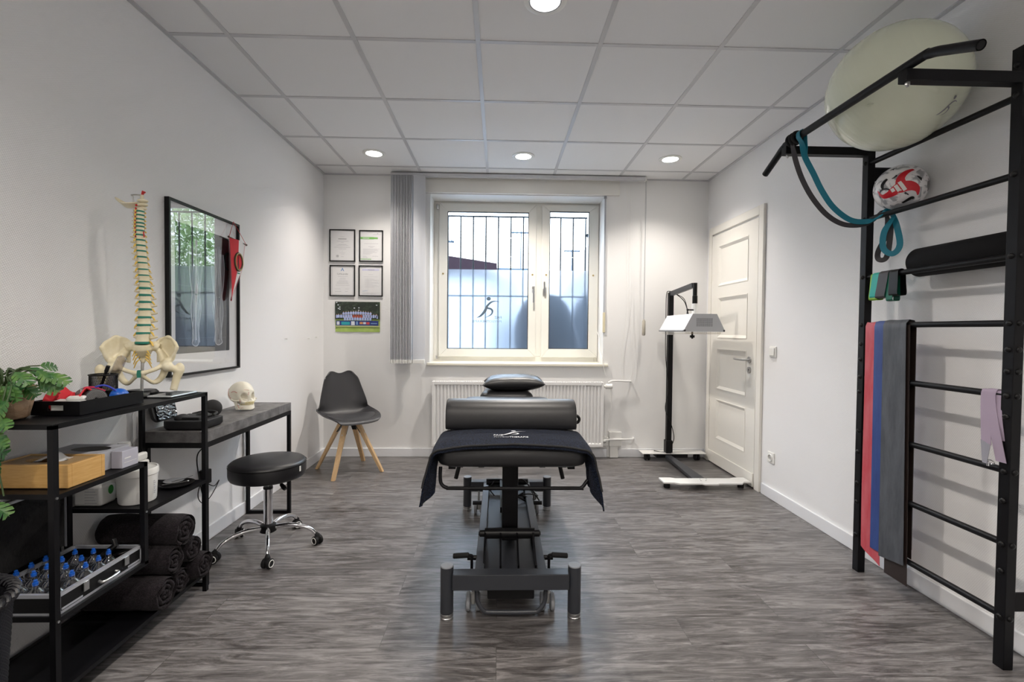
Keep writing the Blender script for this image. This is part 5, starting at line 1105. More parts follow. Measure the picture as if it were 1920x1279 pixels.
# open case with cupping glasses
cs = thing('cupping_case', 'open black aluminium edged case full of cupping glasses on the lower left shelf', 'case', (-1.5, 1.66, .325))
cx0, cx1, cy0, cy1, cz0, cz1 = -1.618, -1.368, 1.488, 1.832, .3255, .388
m = MB(); m.box(cx0, cx1, cy0, cy1, cz0, cz0 + .006).box(cx0, cx0 + .006, cy0, cy1, cz0, cz1).box(cx1 - .006, cx1, cy0, cy1, cz0, cz1).box(cx0, cx1, cy0, cy0 + .006, cz0, cz1).box(cx0, cx1, cy1 - .006, cy1, cz0, cz1)
m.build('case_body', M_BLACKP, cs, smooth=None)
m = MB(); e_ = .002
for z0, z1 in ((cz1 - .008, cz1 + .003), (cz0 - .0002, cz0 + .007)):
    m.box(cx0 - e_, cx1 + e_, cy0 - e_, cy0 + .008, z0, z1).box(cx0 - e_, cx1 + e_, cy1 - .008, cy1 + e_, z0, z1).box(cx0 - e_, cx0 + .008, cy0, cy1, z0, z1).box(cx1 - .008, cx1 + e_, cy0, cy1, z0, z1)
for x in (cx0, cx1):
    for y in (cy0, cy1): m.box(x - .008 if x > -1.5 else x - e_, x + e_ if x > -1.5 else x + .008, y - e_ if y < 1.6 else y - .008, y + .008 if y < 1.6 else y + e_, cz0, cz1)
m.build('aluminium_edges', M_ALU, cs, smooth=None)
MB().box(cx0 + .007, cx1 - .007, cy0 + .007, cy1 - .007, cz0 + .006, cz0 + .022).build('foam_insert', M_FOAM, cs, smooth=None)
m = MB(); m.box(cx1 + .0001, cx1 + .0015, cy0 + .012, 1.575, cz0 + .010, cz0 + .016).build('edge_strip', M_ALU, cs, smooth=None); MB().box(cx1 + .0001, cx1 + .0015, 1.765, cy1 - .012, cz0 + .010, cz0 + .016).build('edge_strip', M_ALU, cs, smooth=None)
m = MB()
for y in (1.585, 1.755): m.box(cx1 + .002, cx1 + .006, y - .010, y + .010, cz0 + .026, cz1 - .006)
m.tube(smooth_path([(cx1 + .003, 1.635, cz0 + .030), (cx1 + .018, 1.64, cz0 + .026), (cx1 + .018, 1.70, cz0 + .026), (cx1 + .003, 1.705, cz0 + .030)], 5), .0045, 8); m.build('latches_and_handle', M_STEEL, cs, bevel=.001)
ld = MB(); lz1_ = .630; ld.box(-1.672, -1.668, cy0, cy1, cz1 - .03, lz1_).box(-1.668, -1.645, cy0, cy0 + .005, cz1, lz1_).box(-1.668, -1.645, cy1 - .005, cy1, cz1, lz1_).box(-1.668, -1.645, cy0, cy1, lz1_ - .005, lz1_)
lid_ = ld.build('case_lid', M_BLACKP, cs, smooth=None)
MB().box(-1.668, -1.650, cy0 + .006, cy1 - .006, cz1 + .004, lz1_ - .006).build('lid_foam', M_FOAM, lid_, smooth=None)
m = MB(); m.box(-1.650, -1.643, cy1 - .006, cy1 + .002, cz1, lz1_ + .002).box(-1.650, -1.643, cy0 - .002, cy0 + .006, cz1, lz1_ + .002).box(-1.650, -1.643, cy0, cy1, lz1_ - .006, lz1_ + .002); m.build('lid_edge', M_ALU, lid_, smooth=None)
cup_n = 0
def cup(x, y, z, r, label, first=None):
    if first is None:
        t = thing('cupping_glass', label, 'cupping glass', (x, y, z), group='cupping glasses in the open case')
        m = MB(); m.lathe([(r, 0), (r * 1.06, .002), (r * 1.04, .012), (r, .026), (r * .78, .038), (r * .42, .046), (r * .36, .052)], (x, y, z), 24, cap=False).build('glass_bell', M_CUP, t)
        MB().lathe([(r * .36, .046), (r * .36, .058), (r * .34, .060), (.001, .060)], (x, y, z), 16).build('neck', M_CUP, t)
        MB().lathe([(.001, .056), (.0075, .056), (.0075, .066), (.0045, .067), (.0050, .073), (.004, .074), (.001, .074)], (x, y, z), 16).build('blue_valve', M_BLUEP, t)
        return t
    t = copy_tree(first); t.location = (x, y, z); t['label'] = label; return t
c0 = None; colnm = ['nearest the wall', 'second from the wall', 'third from the wall', 'nearest the room']; rownm = ['nearest row of the case', 'second row of the case', 'third row of the case', 'fourth row of the case', 'farthest row of the case']
for j in range(5):
    for i in range(4):
        lb_ = 'blue topped cupping glass, %s, %s' % (rownm[j], colnm[i])
        q = cup(-1.586 + .060 * i + .004 * math.sin(j * 3), 1.524 + .052 * j + .005 * math.sin(i * 2 + j), cz0 + .0225, .0235, lb_, c0)
        if c0 is None: c0 = q
m = MB(); m.tube([(-1.50, 1.80, .352), (-1.47, 1.785, .375), (-1.44, 1.80, .405), (-1.45, 1.805, .425)], [.012, .012, .010, .008], 10).tube(smooth_path([(-1.44, 1.79, .37), (-1.40, 1.77, .385), (-1.385, 1.80, .385), (-1.42, 1.815, .375), (-1.46, 1.80, .36)], 5), .004, 8)
tag(m.build('suction_pump', M_BLACKP), 'black hand pump lying at the far end of the open case', 'pump')
tag(MB().box(-1.41, -1.385, 1.745, 1.765, .349, .372).build('red_tag', mat('orange_red', (.7, .08, .02), .5), bevel=.002, smooth=None), 'small orange red piece in the open case', 'tag')

# rolled towels
def towel_roll(y, z, r, x0, x1, label, seed):
    t = thing('rolled_towel', label, 'towel', (x1, y, z - r), group='rolled dark towels on the bottom shelf')
    m = MB(); n = 72; L = 22; turns = 2.6; A = []
    def cs_(k):     # outer surface cross section with a flap
        a = 2 * PI * k / n; return a
    rings = []
    for i in range(L + 1):
        u = i / L; x = x0 + (x1 - x0) * u; e = min(1, min(u, 1 - u) * 9); ring = []
        for k in range(n):
            a = 2 * PI * k / n; rr = r * (.93 + .07 * math.sin(PI / 2 * e)) * (1 - .045 * (k / n)) + .0028 * noise.noise(Vector((x * 18, math.cos(a) * 2.4 + seed, math.sin(a) * 2.4)))
            ring.append(Vector((x, y + rr * math.cos(a) * 1.02, z + rr * math.sin(a) * (.97 if math.sin(a) > 0 else .97))))
        rings.append(ring)
    m.rings(rings, cap=False)
    def endr(xx, s):     # recessed spiral folds on both ends
        P = []
        for k in range(100):
            q = k / 99; a = q * turns * 2 * PI + seed; rr = r * (.10 + .80 * q); P.append(Vector((xx + s * (.004 + .004 * math.sin(k * .7 + seed)), y + rr * math.cos(a), z + rr * math.sin(a) * .96)))
        m.tube(P, [r * .115] * 100, 7)
    endr(x1 - .012, 1)
    m.lathe([(.001, 0), (r * .92, 0)], (x1 - .016, y, z), 24, (0, PI / 2, 0), cap=False); m.lathe([(.001, 0), (r * .92, 0)], (x0 + .01, y, z), 24, (0, PI / 2, 0), cap=False)
    return m.build('towel_cloth', M_TOWELB, t, smooth=80)
towel_roll(1.905, .161, .064, -1.635, -1.325, 'dark rolled towel at bottom left of the pile, nearest the viewer', 1)
towel_roll(2.028, .148, .052, -1.635, -1.345, 'thin dark rolled towel in the middle of the bottom row', 2.2)
towel_roll(2.142, .158, .060, -1.635, -1.318, 'dark rolled towel at the far right of the bottom row beside the shelf post', 3.1)
towel_roll(1.968, .266, .059, -1.635, -1.33, 'dark rolled towel in the second layer of the pile, nearer the viewer', 4.4)
towel_roll(2.090, .255, .056, -1.635, -1.335, 'dark rolled towel in the second layer of the pile, farther from the viewer', 5.3)
towel_roll(2.015, .372, .066, -1.645, -1.318, 'thick dark rolled towel on top of the pile', 6.7)

# wicker basket at the lower left edge
wk = thing('wicker_basket', 'black woven wicker basket with thick rolled rim at the lower left edge of the photo', 'basket', (-1.448, 1.205, 0))
BX, BY = -1.448, 1.205
M_WICK = mat('black_wicker', (.007, .007, .010), .42)
def wick(a, b):
    th_ = a * 2 * PI; z = .02 + .475 * b; r = .135 + .028 * b + .0028 * math.sin(th_ * 48) * (1 if int(b * 60) % 2 else -1)
    return (BX + r * math.cos(th_), BY + r * math.sin(th_), z)
MB().grid(wick, 288, 60, .006).build('woven_wall', M_WICK, wk, smooth=80)
m = MB()
for k in range(48):
    a = k * 2 * PI / 48; c = []
    for q in range(9):
        w_ = q / 8 * 2 * PI; c.append((BX + (.165 + .012 * math.cos(w_)) * math.cos(a + q * .035), BY + (.165 + .012 * math.cos(w_)) * math.sin(a + q * .035), .505 + .012 * math.sin(w_)))
    m.tube(c, .0052, 6)
m.tube([(BX + .165 * math.cos(k * PI / 24), BY + .165 * math.sin(k * PI / 24), .505) for k in range(48)], .011, 8, closed=True); m.build('rolled_rim', M_WICK, wk)
MB().lathe([(.001, 0), (.130, 0), (.132, .02), (.001, .02)], (BX, BY, .001), 40).build('base', M_WICK, wk)

# ------------------------------------------------------------ things on the desk
# skull, local +X is the face direction
SKC = Vector((-1.535, 2.862, .737)); fa = math.radians(-30)
sk_ = thing('skull_model', 'anatomical skull model with painted red sutures on the desk', 'anatomical model', SKC, fa)
def skull_f(a, b):
    th_ = a * 2 * PI; ph = -PI / 2 + b * PI; d = Vector((math.cos(ph) * math.cos(th_), math.cos(ph) * math.sin(th_), math.sin(ph)))
    # cranium
    rx, ry2, rz = (.092 if d.x < 0 else .074), .066, (.078 if d.z > 0 else .056)
    p = Vector((d.x * rx, d.y * ry2, d.z * rz))
    # face block bulges forward and down
    k = max(0, d.x) ** 1.5 * max(0, -d.z + .25)
    p += Vector((.016 * k, 0, -.044 * k)); p.y *= 1 - .20 * max(0, d.x) * max(0, -d.z) - .10 * max(0, d.x)
    # cheekbones
    for q in (-1, 1):
        c = Vector((.72, q * .60, -.34)); p += d * .011 * math.exp(-((d - c.normalized()).length / .24) ** 2)
        c = Vector((.86, q * .42, -.02)).normalized(); g = (d - c); p -= Vector((1, q * .15, 0)) * .030 * math.exp(-(math.hypot(g.y * 1.0, g.z * 1.12) / .205) ** 4) * (d.x > .3)
        c = Vector((.80, q * .45, .24)).normalized(); p += d * .006 * math.exp(-((d - c).length / .2) ** 2)
        c = Vector((.15, q, -.05)).normalized(); p -= Vector((0, q, 0)) * .010 * math.exp(-((d - c).length / .42) ** 2)
    g = d - Vector((.93, 0, -.36)).normalized(); p -= Vector((1, 0, 0)) * .028 * math.exp(-(math.hypot(g.y * (1.9 - 1.2 * min(1, max(0, (-g.z + .1) * 4))), g.z * .95) / .14) ** 4) * (d.x > .3)
    return p + Vector((-.006, 0, .092))
ms = MB(); ms.grid(skull_f, 128, 96); bmesh.ops.remove_doubles(ms.bm, verts=ms.bm.verts, dist=.0002)
cr_ = ms.build('cranium', M_SKULL, sk_, local=True, smooth=80)
for q in (-1, 1):
    MB().tube(smooth_path([(.050, q * .050, .066), (.035, q * .063, .064), (.010, q * .066, .066), (-.010, q * .062, .070)], 4), .0042, 8).build('cheek_arch', M_SKULL, sk_, local=True)
jw = MB(); arc = [(.020, .050), (.040, .044), (.062, .030), (.074, .012), (.076, 0), (.074, -.012), (.062, -.030), (.040, -.044), (.020, -.050)]
arc = [(v.x, v.y) for v in smooth_path([(x, y, 0) for x, y in arc], 4)]; n_ = len(arc)
jw.rings([[Vector((x * .97, y * .92, z1_)) for z1_ in ()] or [Vector((x, y, .004 + .006 * abs(y) / .05)), Vector((x * 1.02 + .004, y, .008 + .006 * abs(y) / .05)), Vector((x + .002, y, .026)), Vector((x - .002, y * .98, .036)), Vector((x - .008, y * .86, .036)), Vector((x - .008, y * .86, .010))] for x, y in arc])
for q in (-1, 1): jw.hexa([(.020, q * .050 - .004, .008), (.044, q * .045 - .004, .010), (.044, q * .045 + .004, .010), (.020, q * .050 + .004, .008), (-.004, q * .052 - .003, .068), (.020, q * .050 - .003, .060), (.020, q * .050 + .003, .060), (-.004, q * .052 + .003, .068)])
jw.build('jaw', M_SKULL, sk_, local=True, smooth=50, bevel=.0015)
M_TEETH = mat('teeth_yellow', (.78, .70, .42), .35); tt = MB()
for k in range(14):
    a = (k - 6.5) / 6.5; x = .076 - .036 * abs(a) ** 2.2; y = .037 * math.sin(a * 1.35); ang = a * 1.0
    tt.obox((x - .001, y, .0405), (.006, .0052, .0085), (0, 0, ang)); tt.obox((x + .001, y, .0500), (.006, .0056, .0095), (0, 0, ang))
tt.build('teeth', M_TEETH, sk_, local=True, smooth=None, bevel=.0012)
mx_ = MB(); mx_.rings([[Vector((.074 - .040 * abs(a) ** 2.2 - i_, (.037 - i_ * .6) * math.sin(a * 1.35), z)) for (i_, z) in ((0, .055), (.002, .068), (.016, .072), (.02, .056))] for a in [k / 12 - 1 for k in range(25)]]); mx_.build('upper_jaw', M_SKULL, sk_, local=True, smooth=70)
M_SUT = mat('red_suture', (.50, .12, .10), .6); su = MB()
def on_sk(th_, ph, o=.0006): return Vector(skull_f((th_ / 360) % 1, ph / 180 + .5)) * 1.0 + Vector((math.cos(math.radians(ph)) * math.cos(math.radians(th_)), math.cos(math.radians(ph)) * math.sin(math.radians(th_)), math.sin(math.radians(ph)))) * o
su.tube([on_sk(-95 - 30 * k / 16 + 2 * math.sin(k * 2), -30 + 58 * k / 16) for k in range(17)], .0013, 5)
su.tube([on_sk(-62 - 34 * k / 12, 12 - 14 * math.sin(k / 12 * PI) * -.4 + 1.5 * math.sin(k * 2.2)) for k in range(13)], .0014, 5)
su.tube([on_sk(-48 - 3 * math.sin(k), -10 - 2 * k) for k in range(6)], .001, 5); su.tube([on_sk(-6 + 4 * math.sin(k * 1.5), 14 - 2 * k) for k in range(5)], .001, 5); su.tube([on_sk(-28 + 7 * k, 23 + 2 * math.sin(k)) for k in range(5)], .0008, 5)
su.build('painted_sutures', M_SUT, sk_, local=True)
m = MB(); m.tube([(.045, -.0485, .018), (.034, -.0525, .040)], .0012, 5).tube([(.068, -.025, .020), (.058, -.035, .022), (.050, -.041, .020)], .0011, 5); m.build('painted_jaw_lines', M_SUT, sk_, local=True)

bl = thing('massage_ball', 'black round massage ball on the desk behind the open black case', 'ball', (-1.572, 2.625, .737))
MB().ell((-1.572, 2.625, .785), .0475, 36, 20).build('ball', mat('matt_black_ball', (.012, .012, .013), .8, bump=(500, .4, .001)), bl)
bc_ = thing('open_zip_case', 'open black zip case with clear bag in its lid on the desk', 'case', (-1.50, 2.37, .737))
def rbox(x0, x1, y0, y1, z0, z1, rc):
    R_ = []
    for ins, z in ((.012, z0), (0, z0 + .012), (0, z1)):
        P = []
        for (cx_, cy_, a0) in ((x1 - rc, y0 + rc, -PI / 2), (x1 - rc, y1 - rc, 0), (x0 + rc, y1 - rc, PI / 2), (x0 + rc, y0 + rc, PI)):
            for k in range(6): a = a0 + k * PI / 10; P.append(Vector((cx_ + (rc - ins) * math.cos(a), cy_ + (rc - ins) * math.sin(a), z)))
        R_.append(P)
    return R_
m = MB(); m.rings(rbox(-1.600, -1.400, 2.268, 2.448, .7375, .782, .03)); body_ = m.build('case_body', mat('black_eva', (.012, .012, .014), .6), bc_, smooth=50, bevel=.003)
m = MB(); m.obox((-1.50, 2.355, .786), (.12, .11, .018)).ell((-1.47, 2.38, .789), (.035, .03, .018)).ell((-1.54, 2.33, .786), (.03, .04, .02)).tube(smooth_path([(-1.55, 2.42, .79), (-1.50, 2.45, .80), (-1.44, 2.44, .797), (-1.42, 2.38, .793)], 5), .006, 8); m.build('padded_contents', MATS['black_eva'], body_, smooth=50, bevel=.004)
RT = Matrix.Translation((-1.622, 2.345, .772)) @ Matrix.Rotation(math.radians(76), 4, 'Y') @ Matrix.Rotation(math.radians(0), 4, 'X')
def rl(pts): return [[RT @ (Vector((p.x + 1.49, p.y - 2.375, p.z - .76)) + Vector((-.057, 0, 0))) for p in r] for r in pts]
m = MB(); m.rings(rl(rbox(-1.545, -1.435, 2.293, 2.457, .738, .762, .03))); lidm = m.build('case_lid', MATS['black_eva'], bc_, smooth=50, bevel=.003)
M_BAG = mat('clear_bag_plastic', (.008, .012, .02), .10, spec=.9, coat=1.0)
m = MB(); m.grid(lambda a, b: RT @ Vector((-.104 + .094 * a, -.066 + .132 * b, .010 + .005 * noise.noise(Vector((a * 4, b * 5, 2))) + .003 * noise.noise(Vector((a * 12, b * 9, 7))) * 2)), 30, 34); m.build('clear_bag', M_BAG, lidm, smooth=80)
m = MB(); m.tube(smooth_path([(-1.40, 2.264, .66), (-1.43, 2.27, .62), (-1.435, 2.28, .55), (-1.42, 2.3, .40), (-1.55, 2.55, .30), (-1.63, 2.66, .29), (-1.655, 2.70, .33), (-1.66, 2.70, .37)], 8), .0028, 7).tube(smooth_path([(-1.655, 2.705, .345), (-1.645, 2.76, .31), (-1.64, 2.80, .33), (-1.65, 2.74, .26), (-1.655, 2.68, .24), (-1.655, 2.64, .27), (-1.655, 2.63, .31), (-1.66, 2.66, .36)], 8), .0025, 7)
tag(m.build('charger_cable', M_BLACKP), 'black charging cable looping under the desk to the wall adapter', 'cable')
ad = thing('power_adapter', 'black power adapter plugged in low on the left wall under the desk', 'power adapter', (-1.65, 2.69, .38))
MB().box(-1.676, -1.632, 2.665, 2.72, .345, .425).build('adapter_body', M_BLACKP, ad, bevel=.006, smooth=None)

# ------------------------------------------------------------ framed anatomy print and pennant
fr = thing('framed_print', 'large black framed x-ray style print of two legs under reflecting glass on the left wall', 'framed print', (XL, 2.735, .974))
Y0, Y1, Z0, Z1, FX = 2.414, 3.057, .974, 1.882, XL + .024; b = .0115
m = MB(); m.box(XL + .0005, FX, Y0, Y0 + b, Z0, Z1).box(XL + .0005, FX, Y1 - b, Y1, Z0, Z1).box(XL + .0005, FX, Y0 + b, Y1 - b, Z0, Z0 + b).box(XL + .0005, FX, Y0 + b, Y1 - b, Z1 - b, Z1); m.build('frame', M_BLACKP, fr, smooth=None)
ma = MB().box(XL + .001, XL + .008, Y0 + b, Y1 - b, Z0 + b, Z1 - b).build('mat_board', M_MIRT, fr, smooth=None)
iy0, iy1, iz0, iz1 = 2.478, 2.963, 1.090, 1.776
im = MB().box(XL + .008, XL + .0086, iy0, iy1, iz0, iz1).build('print_sheet', mat('xray_black', (.014, .014, .018), .4), ma, smooth=None)
M_XR = mat('xray_white', (.62, .66, .72), .5); M_XG = mat('xray_grey', (.16, .175, .20), .5)
xp = XL + .0092
def leg_print(cy, w, mm, flip, wide):
    q = MB(); out = [(-.40, .92), (-.48, .80), (-.42, .62), (-.30, .50), (-.34, .42), (-.36, .30), (-.22, .14), (-.20, .07), (-.30, .03), (-.10, .005), (.12, .01), (.22, .05), (.20, .12), (.26, .22), (.38, .36), (.30, .46), (.34, .55), (.48, .74), (.44, .92)]
    P = [(xp, cy + flip * a * w, iz0 + (iz1 - iz0) * (.05 + .86 * b_)) for a, b_ in out]; q.tube(smooth_path(P, 5), .0030, 4)
    for off in (-.22, -.05, .12, .24):
        q.tube(smooth_path([(xp, cy + flip * w * (off + .06 * math.sin(k * 1.3 + off * 9)), iz0 + (iz1 - iz0) * (.08 + .80 * k / 9)) for k in range(10)], 4), .0019, 4)
    q.build('leg_outline', mm, im, smooth=None)
    s_ = MB(); P2 = smooth_path(P, 4); c = Vector((xp - .0006, cy, iz0 + .3))
    k = len(P2)
    for i in range(k // 2): s_.poly([P2[i] - Vector((.0005, 0, 0)), P2[i + 1] - Vector((.0005, 0, 0)), P2[k - 2 - i] - Vector((.0005, 0, 0)), P2[k - 1 - i] - Vector((.0005, 0, 0))])
    s_.build('leg_shade', M_XG, im, smooth=None, fix=False)
    bn = MB()
    bn.tube([(xp + .0004, cy, iz0 + (iz1 - iz0) * v) for v in (.90, .84, .60, .52, .47)], [.010, .007, .005, .011, .012], 6); bn.tube([(xp + .0004, cy - .006 * flip, iz0 + (iz1 - iz0) * v) for v in (.46, .44, .30, .14, .10)], [.011, .009, .005, .005, .007], 6)
    bn.build('leg_bones', M_XR if mm is M_XR else mat('xray_mid', (.22, .24, .27), .5), im); 
leg_print(2.64, .115, M_XR, 1, 1); leg_print(2.845, .135, mat('xray_light', (.55, .58, .63), .5), -1, 1)
q = MB()
for z in (1.62, 1.45, 1.30, 1.17):
    q.box(xp, xp + .0003, iy0 + .02, iy1 - .02, z, z + .001)
for y in (2.55, 2.74, 2.93): q.box(xp, xp + .0003, y, y + .001, iz0 + .02, iz1 - .03)
q.build('guide_lines', mat('xray_line', (.16, .17, .19), .5), im, smooth=None)
MB().box(XL + .014, XL + .0155, Y0 + b, Y1 - b, Z0 + b, Z1 - b).build('glass', M_PGLASS, fr, smooth=None)
pn = thing('pennant', 'red and white pennant with round emblem hanging on the right of the framed print', 'pennant', (-1.64, 3.0, 1.87))
PXx = -1.641
def pen(u, v, o=0): # u across 0..1 , v down 0..1
    ya = 2.920 + .006 * v; yb = 3.086 - .045 * v - .095 * max(0, (v - .45) / .55) ** 1.3; return (PXx + o + .010 * math.sin(u * 3 + v * 2), ya + (yb - ya) * u, 1.776 - (.385 - .03 * abs(u - .35)) * v)
MB().grid(lambda a, b_: pen(a * .5, b_), 10, 24, .0015).build('red_half', M_REDF, pn); MB().grid(lambda a, b_: pen(.5 + a * .5, b_), 10, 24, .0015).build('white_half', mat('white_satin', (.75, .73, .74), .5), pn)
m = MB()
for u in (0, 1):
    for k in range(44): p = Vector(pen(u, k / 44)); m.tube([p, p + Vector((.001, (.010 if u else -.010), -.006))], .0012, 4)
m.build('fringe', mat('fringe_pink', (.66, .20, .24), .8), pn)
rod = MB(); rod.cyl((PXx + .004, 2.908, 1.779), (PXx + .004, 3.102, 1.764), .0035, seg=8).ell((PXx + .004, 2.906, 1.779), .0065, 10, 6).ell((PXx + .004, 3.104, 1.764), .0065, 10, 6); rod.build('rod', mat('bronze_rod', (.12, .07, .06), .4, .4), pn)
m = MB(); m.tube([(PXx + .004, 2.91, 1.78), (XL + .03, 2.975, 1.884), (PXx + .004, 3.10, 1.766)], .0014, 5); m.build('cord', M_RED, pn)
m = MB(); ce = Vector(pen(.5, .36, .004)); m.tube([ce + Vector((.0, .041 * math.cos(k * PI / 16), .052 * math.sin(k * PI / 16))) for k in range(32)], .0080, 8, closed=True); m.build('emblem_ring', mat('emblem_gold', (.06, .045, .02), .5), pn)
m = MB(); m.tube([ce + Vector((.006, .041 * math.cos(k * PI / 16), .052 * math.sin(k * PI / 16))) for k in range(32)], .0028, 6, closed=True); m.build('emblem_lettering_ring', mat('emblem_bright_gold', (.55, .42, .12), .5), pn)
m = MB(); m.poly([ce + Vector((.002, .034 * math.cos(k * PI / 12), .044 * math.sin(k * PI / 12))) for k in range(18, 31)] + [ce + Vector((.002, 0, .044))]); m.build('emblem_field', M_REDF, pn, smooth=None, fix=False)
m = MB(); m.box(ce.x + .001, ce.x + .003, ce.y - .012, ce.y + .012, ce.z - .075, ce.z - .068); m.build('green_mark', M_DISC, pn, smooth=None)

# ------------------------------------------------------------ wall bars
wbr = thing('stall_bars', 'black metal wall bars with pull up bar on the right wall', 'wall bars', (1.875, 2.01, 0))
NX0, NX1 = 1.855, 1.892; PN = (1.645, 1.684); PF = (2.345, 2.384)
for (a, b) in (PN, PF): MB().box(NX0, NX1, a, b, .0, 2.262 if a < 2 else 2.19).build('post', M_BLACK, wbr, bevel=.002, smooth=None)
RX = 1.874; RZ = [2.092, 1.810, 1.515, 1.271, 1.006, .728, .459, .190]
for z in RZ: MB().cyl((RX, PN[1] - .002, z), (RX, PF[0] + .002, z), .0128, seg=20).build('rung', M_BLACK, wbr)
m = MB()
for (a, b) in (PN, PF):
    yc = (a + b) / 2
    for z in RZ + [2.20, 2.14, 1.175, 1.095, .93, .36, .62]: 
        MB().ell((NX0 - .0005, yc, z), (.008, .011, .011), 12, 6).build('bolt_head', M_BLACKP, wbr)
        if a < 2 and z in RZ[2:] + [1.175, 1.095]: MB().ell((RX, a, z), (.011, .007, .011), 12, 6).build('bolt_head', M_BLACKP, wbr)
m.bm.free()
for (a, b) in (PN, PF):
    for z in (.215, 2.0): MB().box(NX1, XR - .006, a + .004, a + .012, z, z + .07).box(XR - .006, XR - .0005, a - .015, b + .015, z - .01, z + .08).build('wall_bracket', M_BLACK, wbr, bevel=.002, smooth=None)
    MB().box(1.432, NX0, a, b, 2.128, 2.168).build('arm', M_BLACK, wbr, bevel=.002, smooth=None)
    m = MB(); m.cyl((1.452, (a + b) / 2, 2.118), (1.452, (a + b) / 2, 2.128), .008, seg=6).cyl((1.452, (a + b) / 2, 2.112), (1.452, (a + b) / 2, 2.12), .004, seg=8); m.build('steel_bolt', M_STEEL, wbr, smooth=None)
m = MB(); m.tube(smooth_path([(1.45, 1.405, 2.105), (1.45, 1.50, 2.148), (1.45, 1.575, 2.178), (1.45, 1.66, 2.185), (1.45, 2.30, 2.185), (1.45, 2.39, 2.178), (1.45, 2.45, 2.150), (1.45, 2.56, 2.095)], 6), .0163, 18, cap=False)
pu = m.build('pull_up_bar', M_BLACK, wbr)
m = MB()
for p, q in (((1.45, 1.405, 2.105), (1.45, 1.41, 2.108)), ((1.45, 2.56, 2.095), (1.45, 2.555, 2.098))): m.cyl(p, q, .0125, seg=16)
m.build('tube_end', M_RUBBER, pu)

gbx = Vector((1.746, 2.07, 2.318)); gr_ = .259
gym = thing('exercise_ball', 'large pale green exercise ball resting on top of the wall bars', 'exercise ball', gbx)
def gball(a, b):
    th_ = a * 2 * PI; ph = -PI / 2 + b * PI; ph = max(-PI / 2 + .001, min(PI / 2 - .001, ph)); r = gr_ * (1 - .004 * max(0, math.cos(ph * 40)) ** 5 * (abs(ph) < 1.15))
    l = Vector((r * math.cos(ph) * math.cos(th_), r * math.cos(ph) * math.sin(th_), r * math.sin(ph)))
    l = Euler((math.radians(65), math.radians(25), 0)).to_matrix() @ l; return gbx + l
m = MB(); m.grid(gball, 72, 150); bmesh.ops.remove_doubles(m.bm, verts=m.bm.verts, dist=.0003)
m.build('ball_skin', mat('pale_green_vinyl', (.78, .82, .66), .24, coat=.4), gym, smooth=80)
def ball_pt(th_, ph, k=1.004): return gbx + Vector((math.cos(ph) * math.cos(th_), math.cos(ph) * math.sin(th_), math.sin(ph))) * gr_ * k
m = MB()
def bp_(a, b_): return ball_pt(math.radians(-55) - a * 3.2 * 0 + a * 3.4, math.radians(-7) + b_ * 3.0)
m.bm.free(); m = MB(); logo_runner(m, lambda a, b_: ball_pt(math.radians(-70) + a * 1.3, math.radians(-40) + b_ * 1.2), 1); m.build('printed_logo', M_INK, gym, smooth=None, fix=False)
m = MB(); m.lathe([(.001, 0), (.012, 0), (.010, .004), (.001, .005)], ball_pt(math.radians(-150), math.radians(-30), .999), 14); m.build('valve_plug', mat('pale_green_vinyl'), gym)

def soccer_material():
    m = mat('football_cover', (.8, .8, .8), .3, coat=.4); nt = m.node_tree; N = nt.nodes; L = nt.links; b = N['Principled BSDF']
    t = N.new('ShaderNodeTexCoord')
    def nz(sc, off, det=1.5, dist=.6):
        mp = N.new('ShaderNodeMapping'); mp.inputs['Location'].default_value = off; L.new(t.outputs['Object'], mp.inputs[0])
        n = N.new('ShaderNodeTexNoise'); n.inputs['Scale'].default_value = sc; n.inputs['Detail'].default_value = det; n.inputs['Distortion'].default_value = dist; L.new(mp.outputs[0], n.inputs[0]); return n.outputs[0]
    def step(v, e0, e1):
        r = N.new('ShaderNodeMapRange'); r.inputs['From Min'].default_value = e0; r.inputs['From Max'].default_value = e1; L.new(v, r.inputs[0]); return r.outputs[0]
    g = step(nz(14, (3, 1, 5), 2.5, 1.0), .50, .56); k = step(nz(13, (7.3, 2, 1), 3, 1.2), .60, .63)
    m1 = N.new('ShaderNodeMixRGB'); m1.inputs[1].default_value = (.78, .77, .78, 1); m1.inputs[2].default_value = (.20, .21, .24, 1); L.new(link_math(nt, 'MULTIPLY', g, .75), m1.inputs[0])
    m2 = N.new('ShaderNodeMixRGB'); m2.inputs[2].default_value = (.02, .02, .03, 1); L.new(m1.outputs[0], m2.inputs[1]); L.new(k, m2.inputs[0])
    L.new(m2.outputs[0], b.inputs['Base Color']); return m
SB = Vector((1.918, 2.222, 1.928)); SR = .106
so = thing('football', 'white, red and black football on the second rung of the wall bars', 'ball', SB)
MB().ell(SB, SR, 64, 40).build('ball_cover', soccer_material(), so, smooth=80)
vd = (Vector((0, 0, CAM_H)) - SB).normalized(); vs = Vector((0, 0, 1)).cross(vd).normalized(); vu = vd.cross(vs)   # patch axes on the side facing the room
def on_ball(a, b_, k=1.006): return SB + (vd + vs * a + vu * b_).normalized() * SR * k
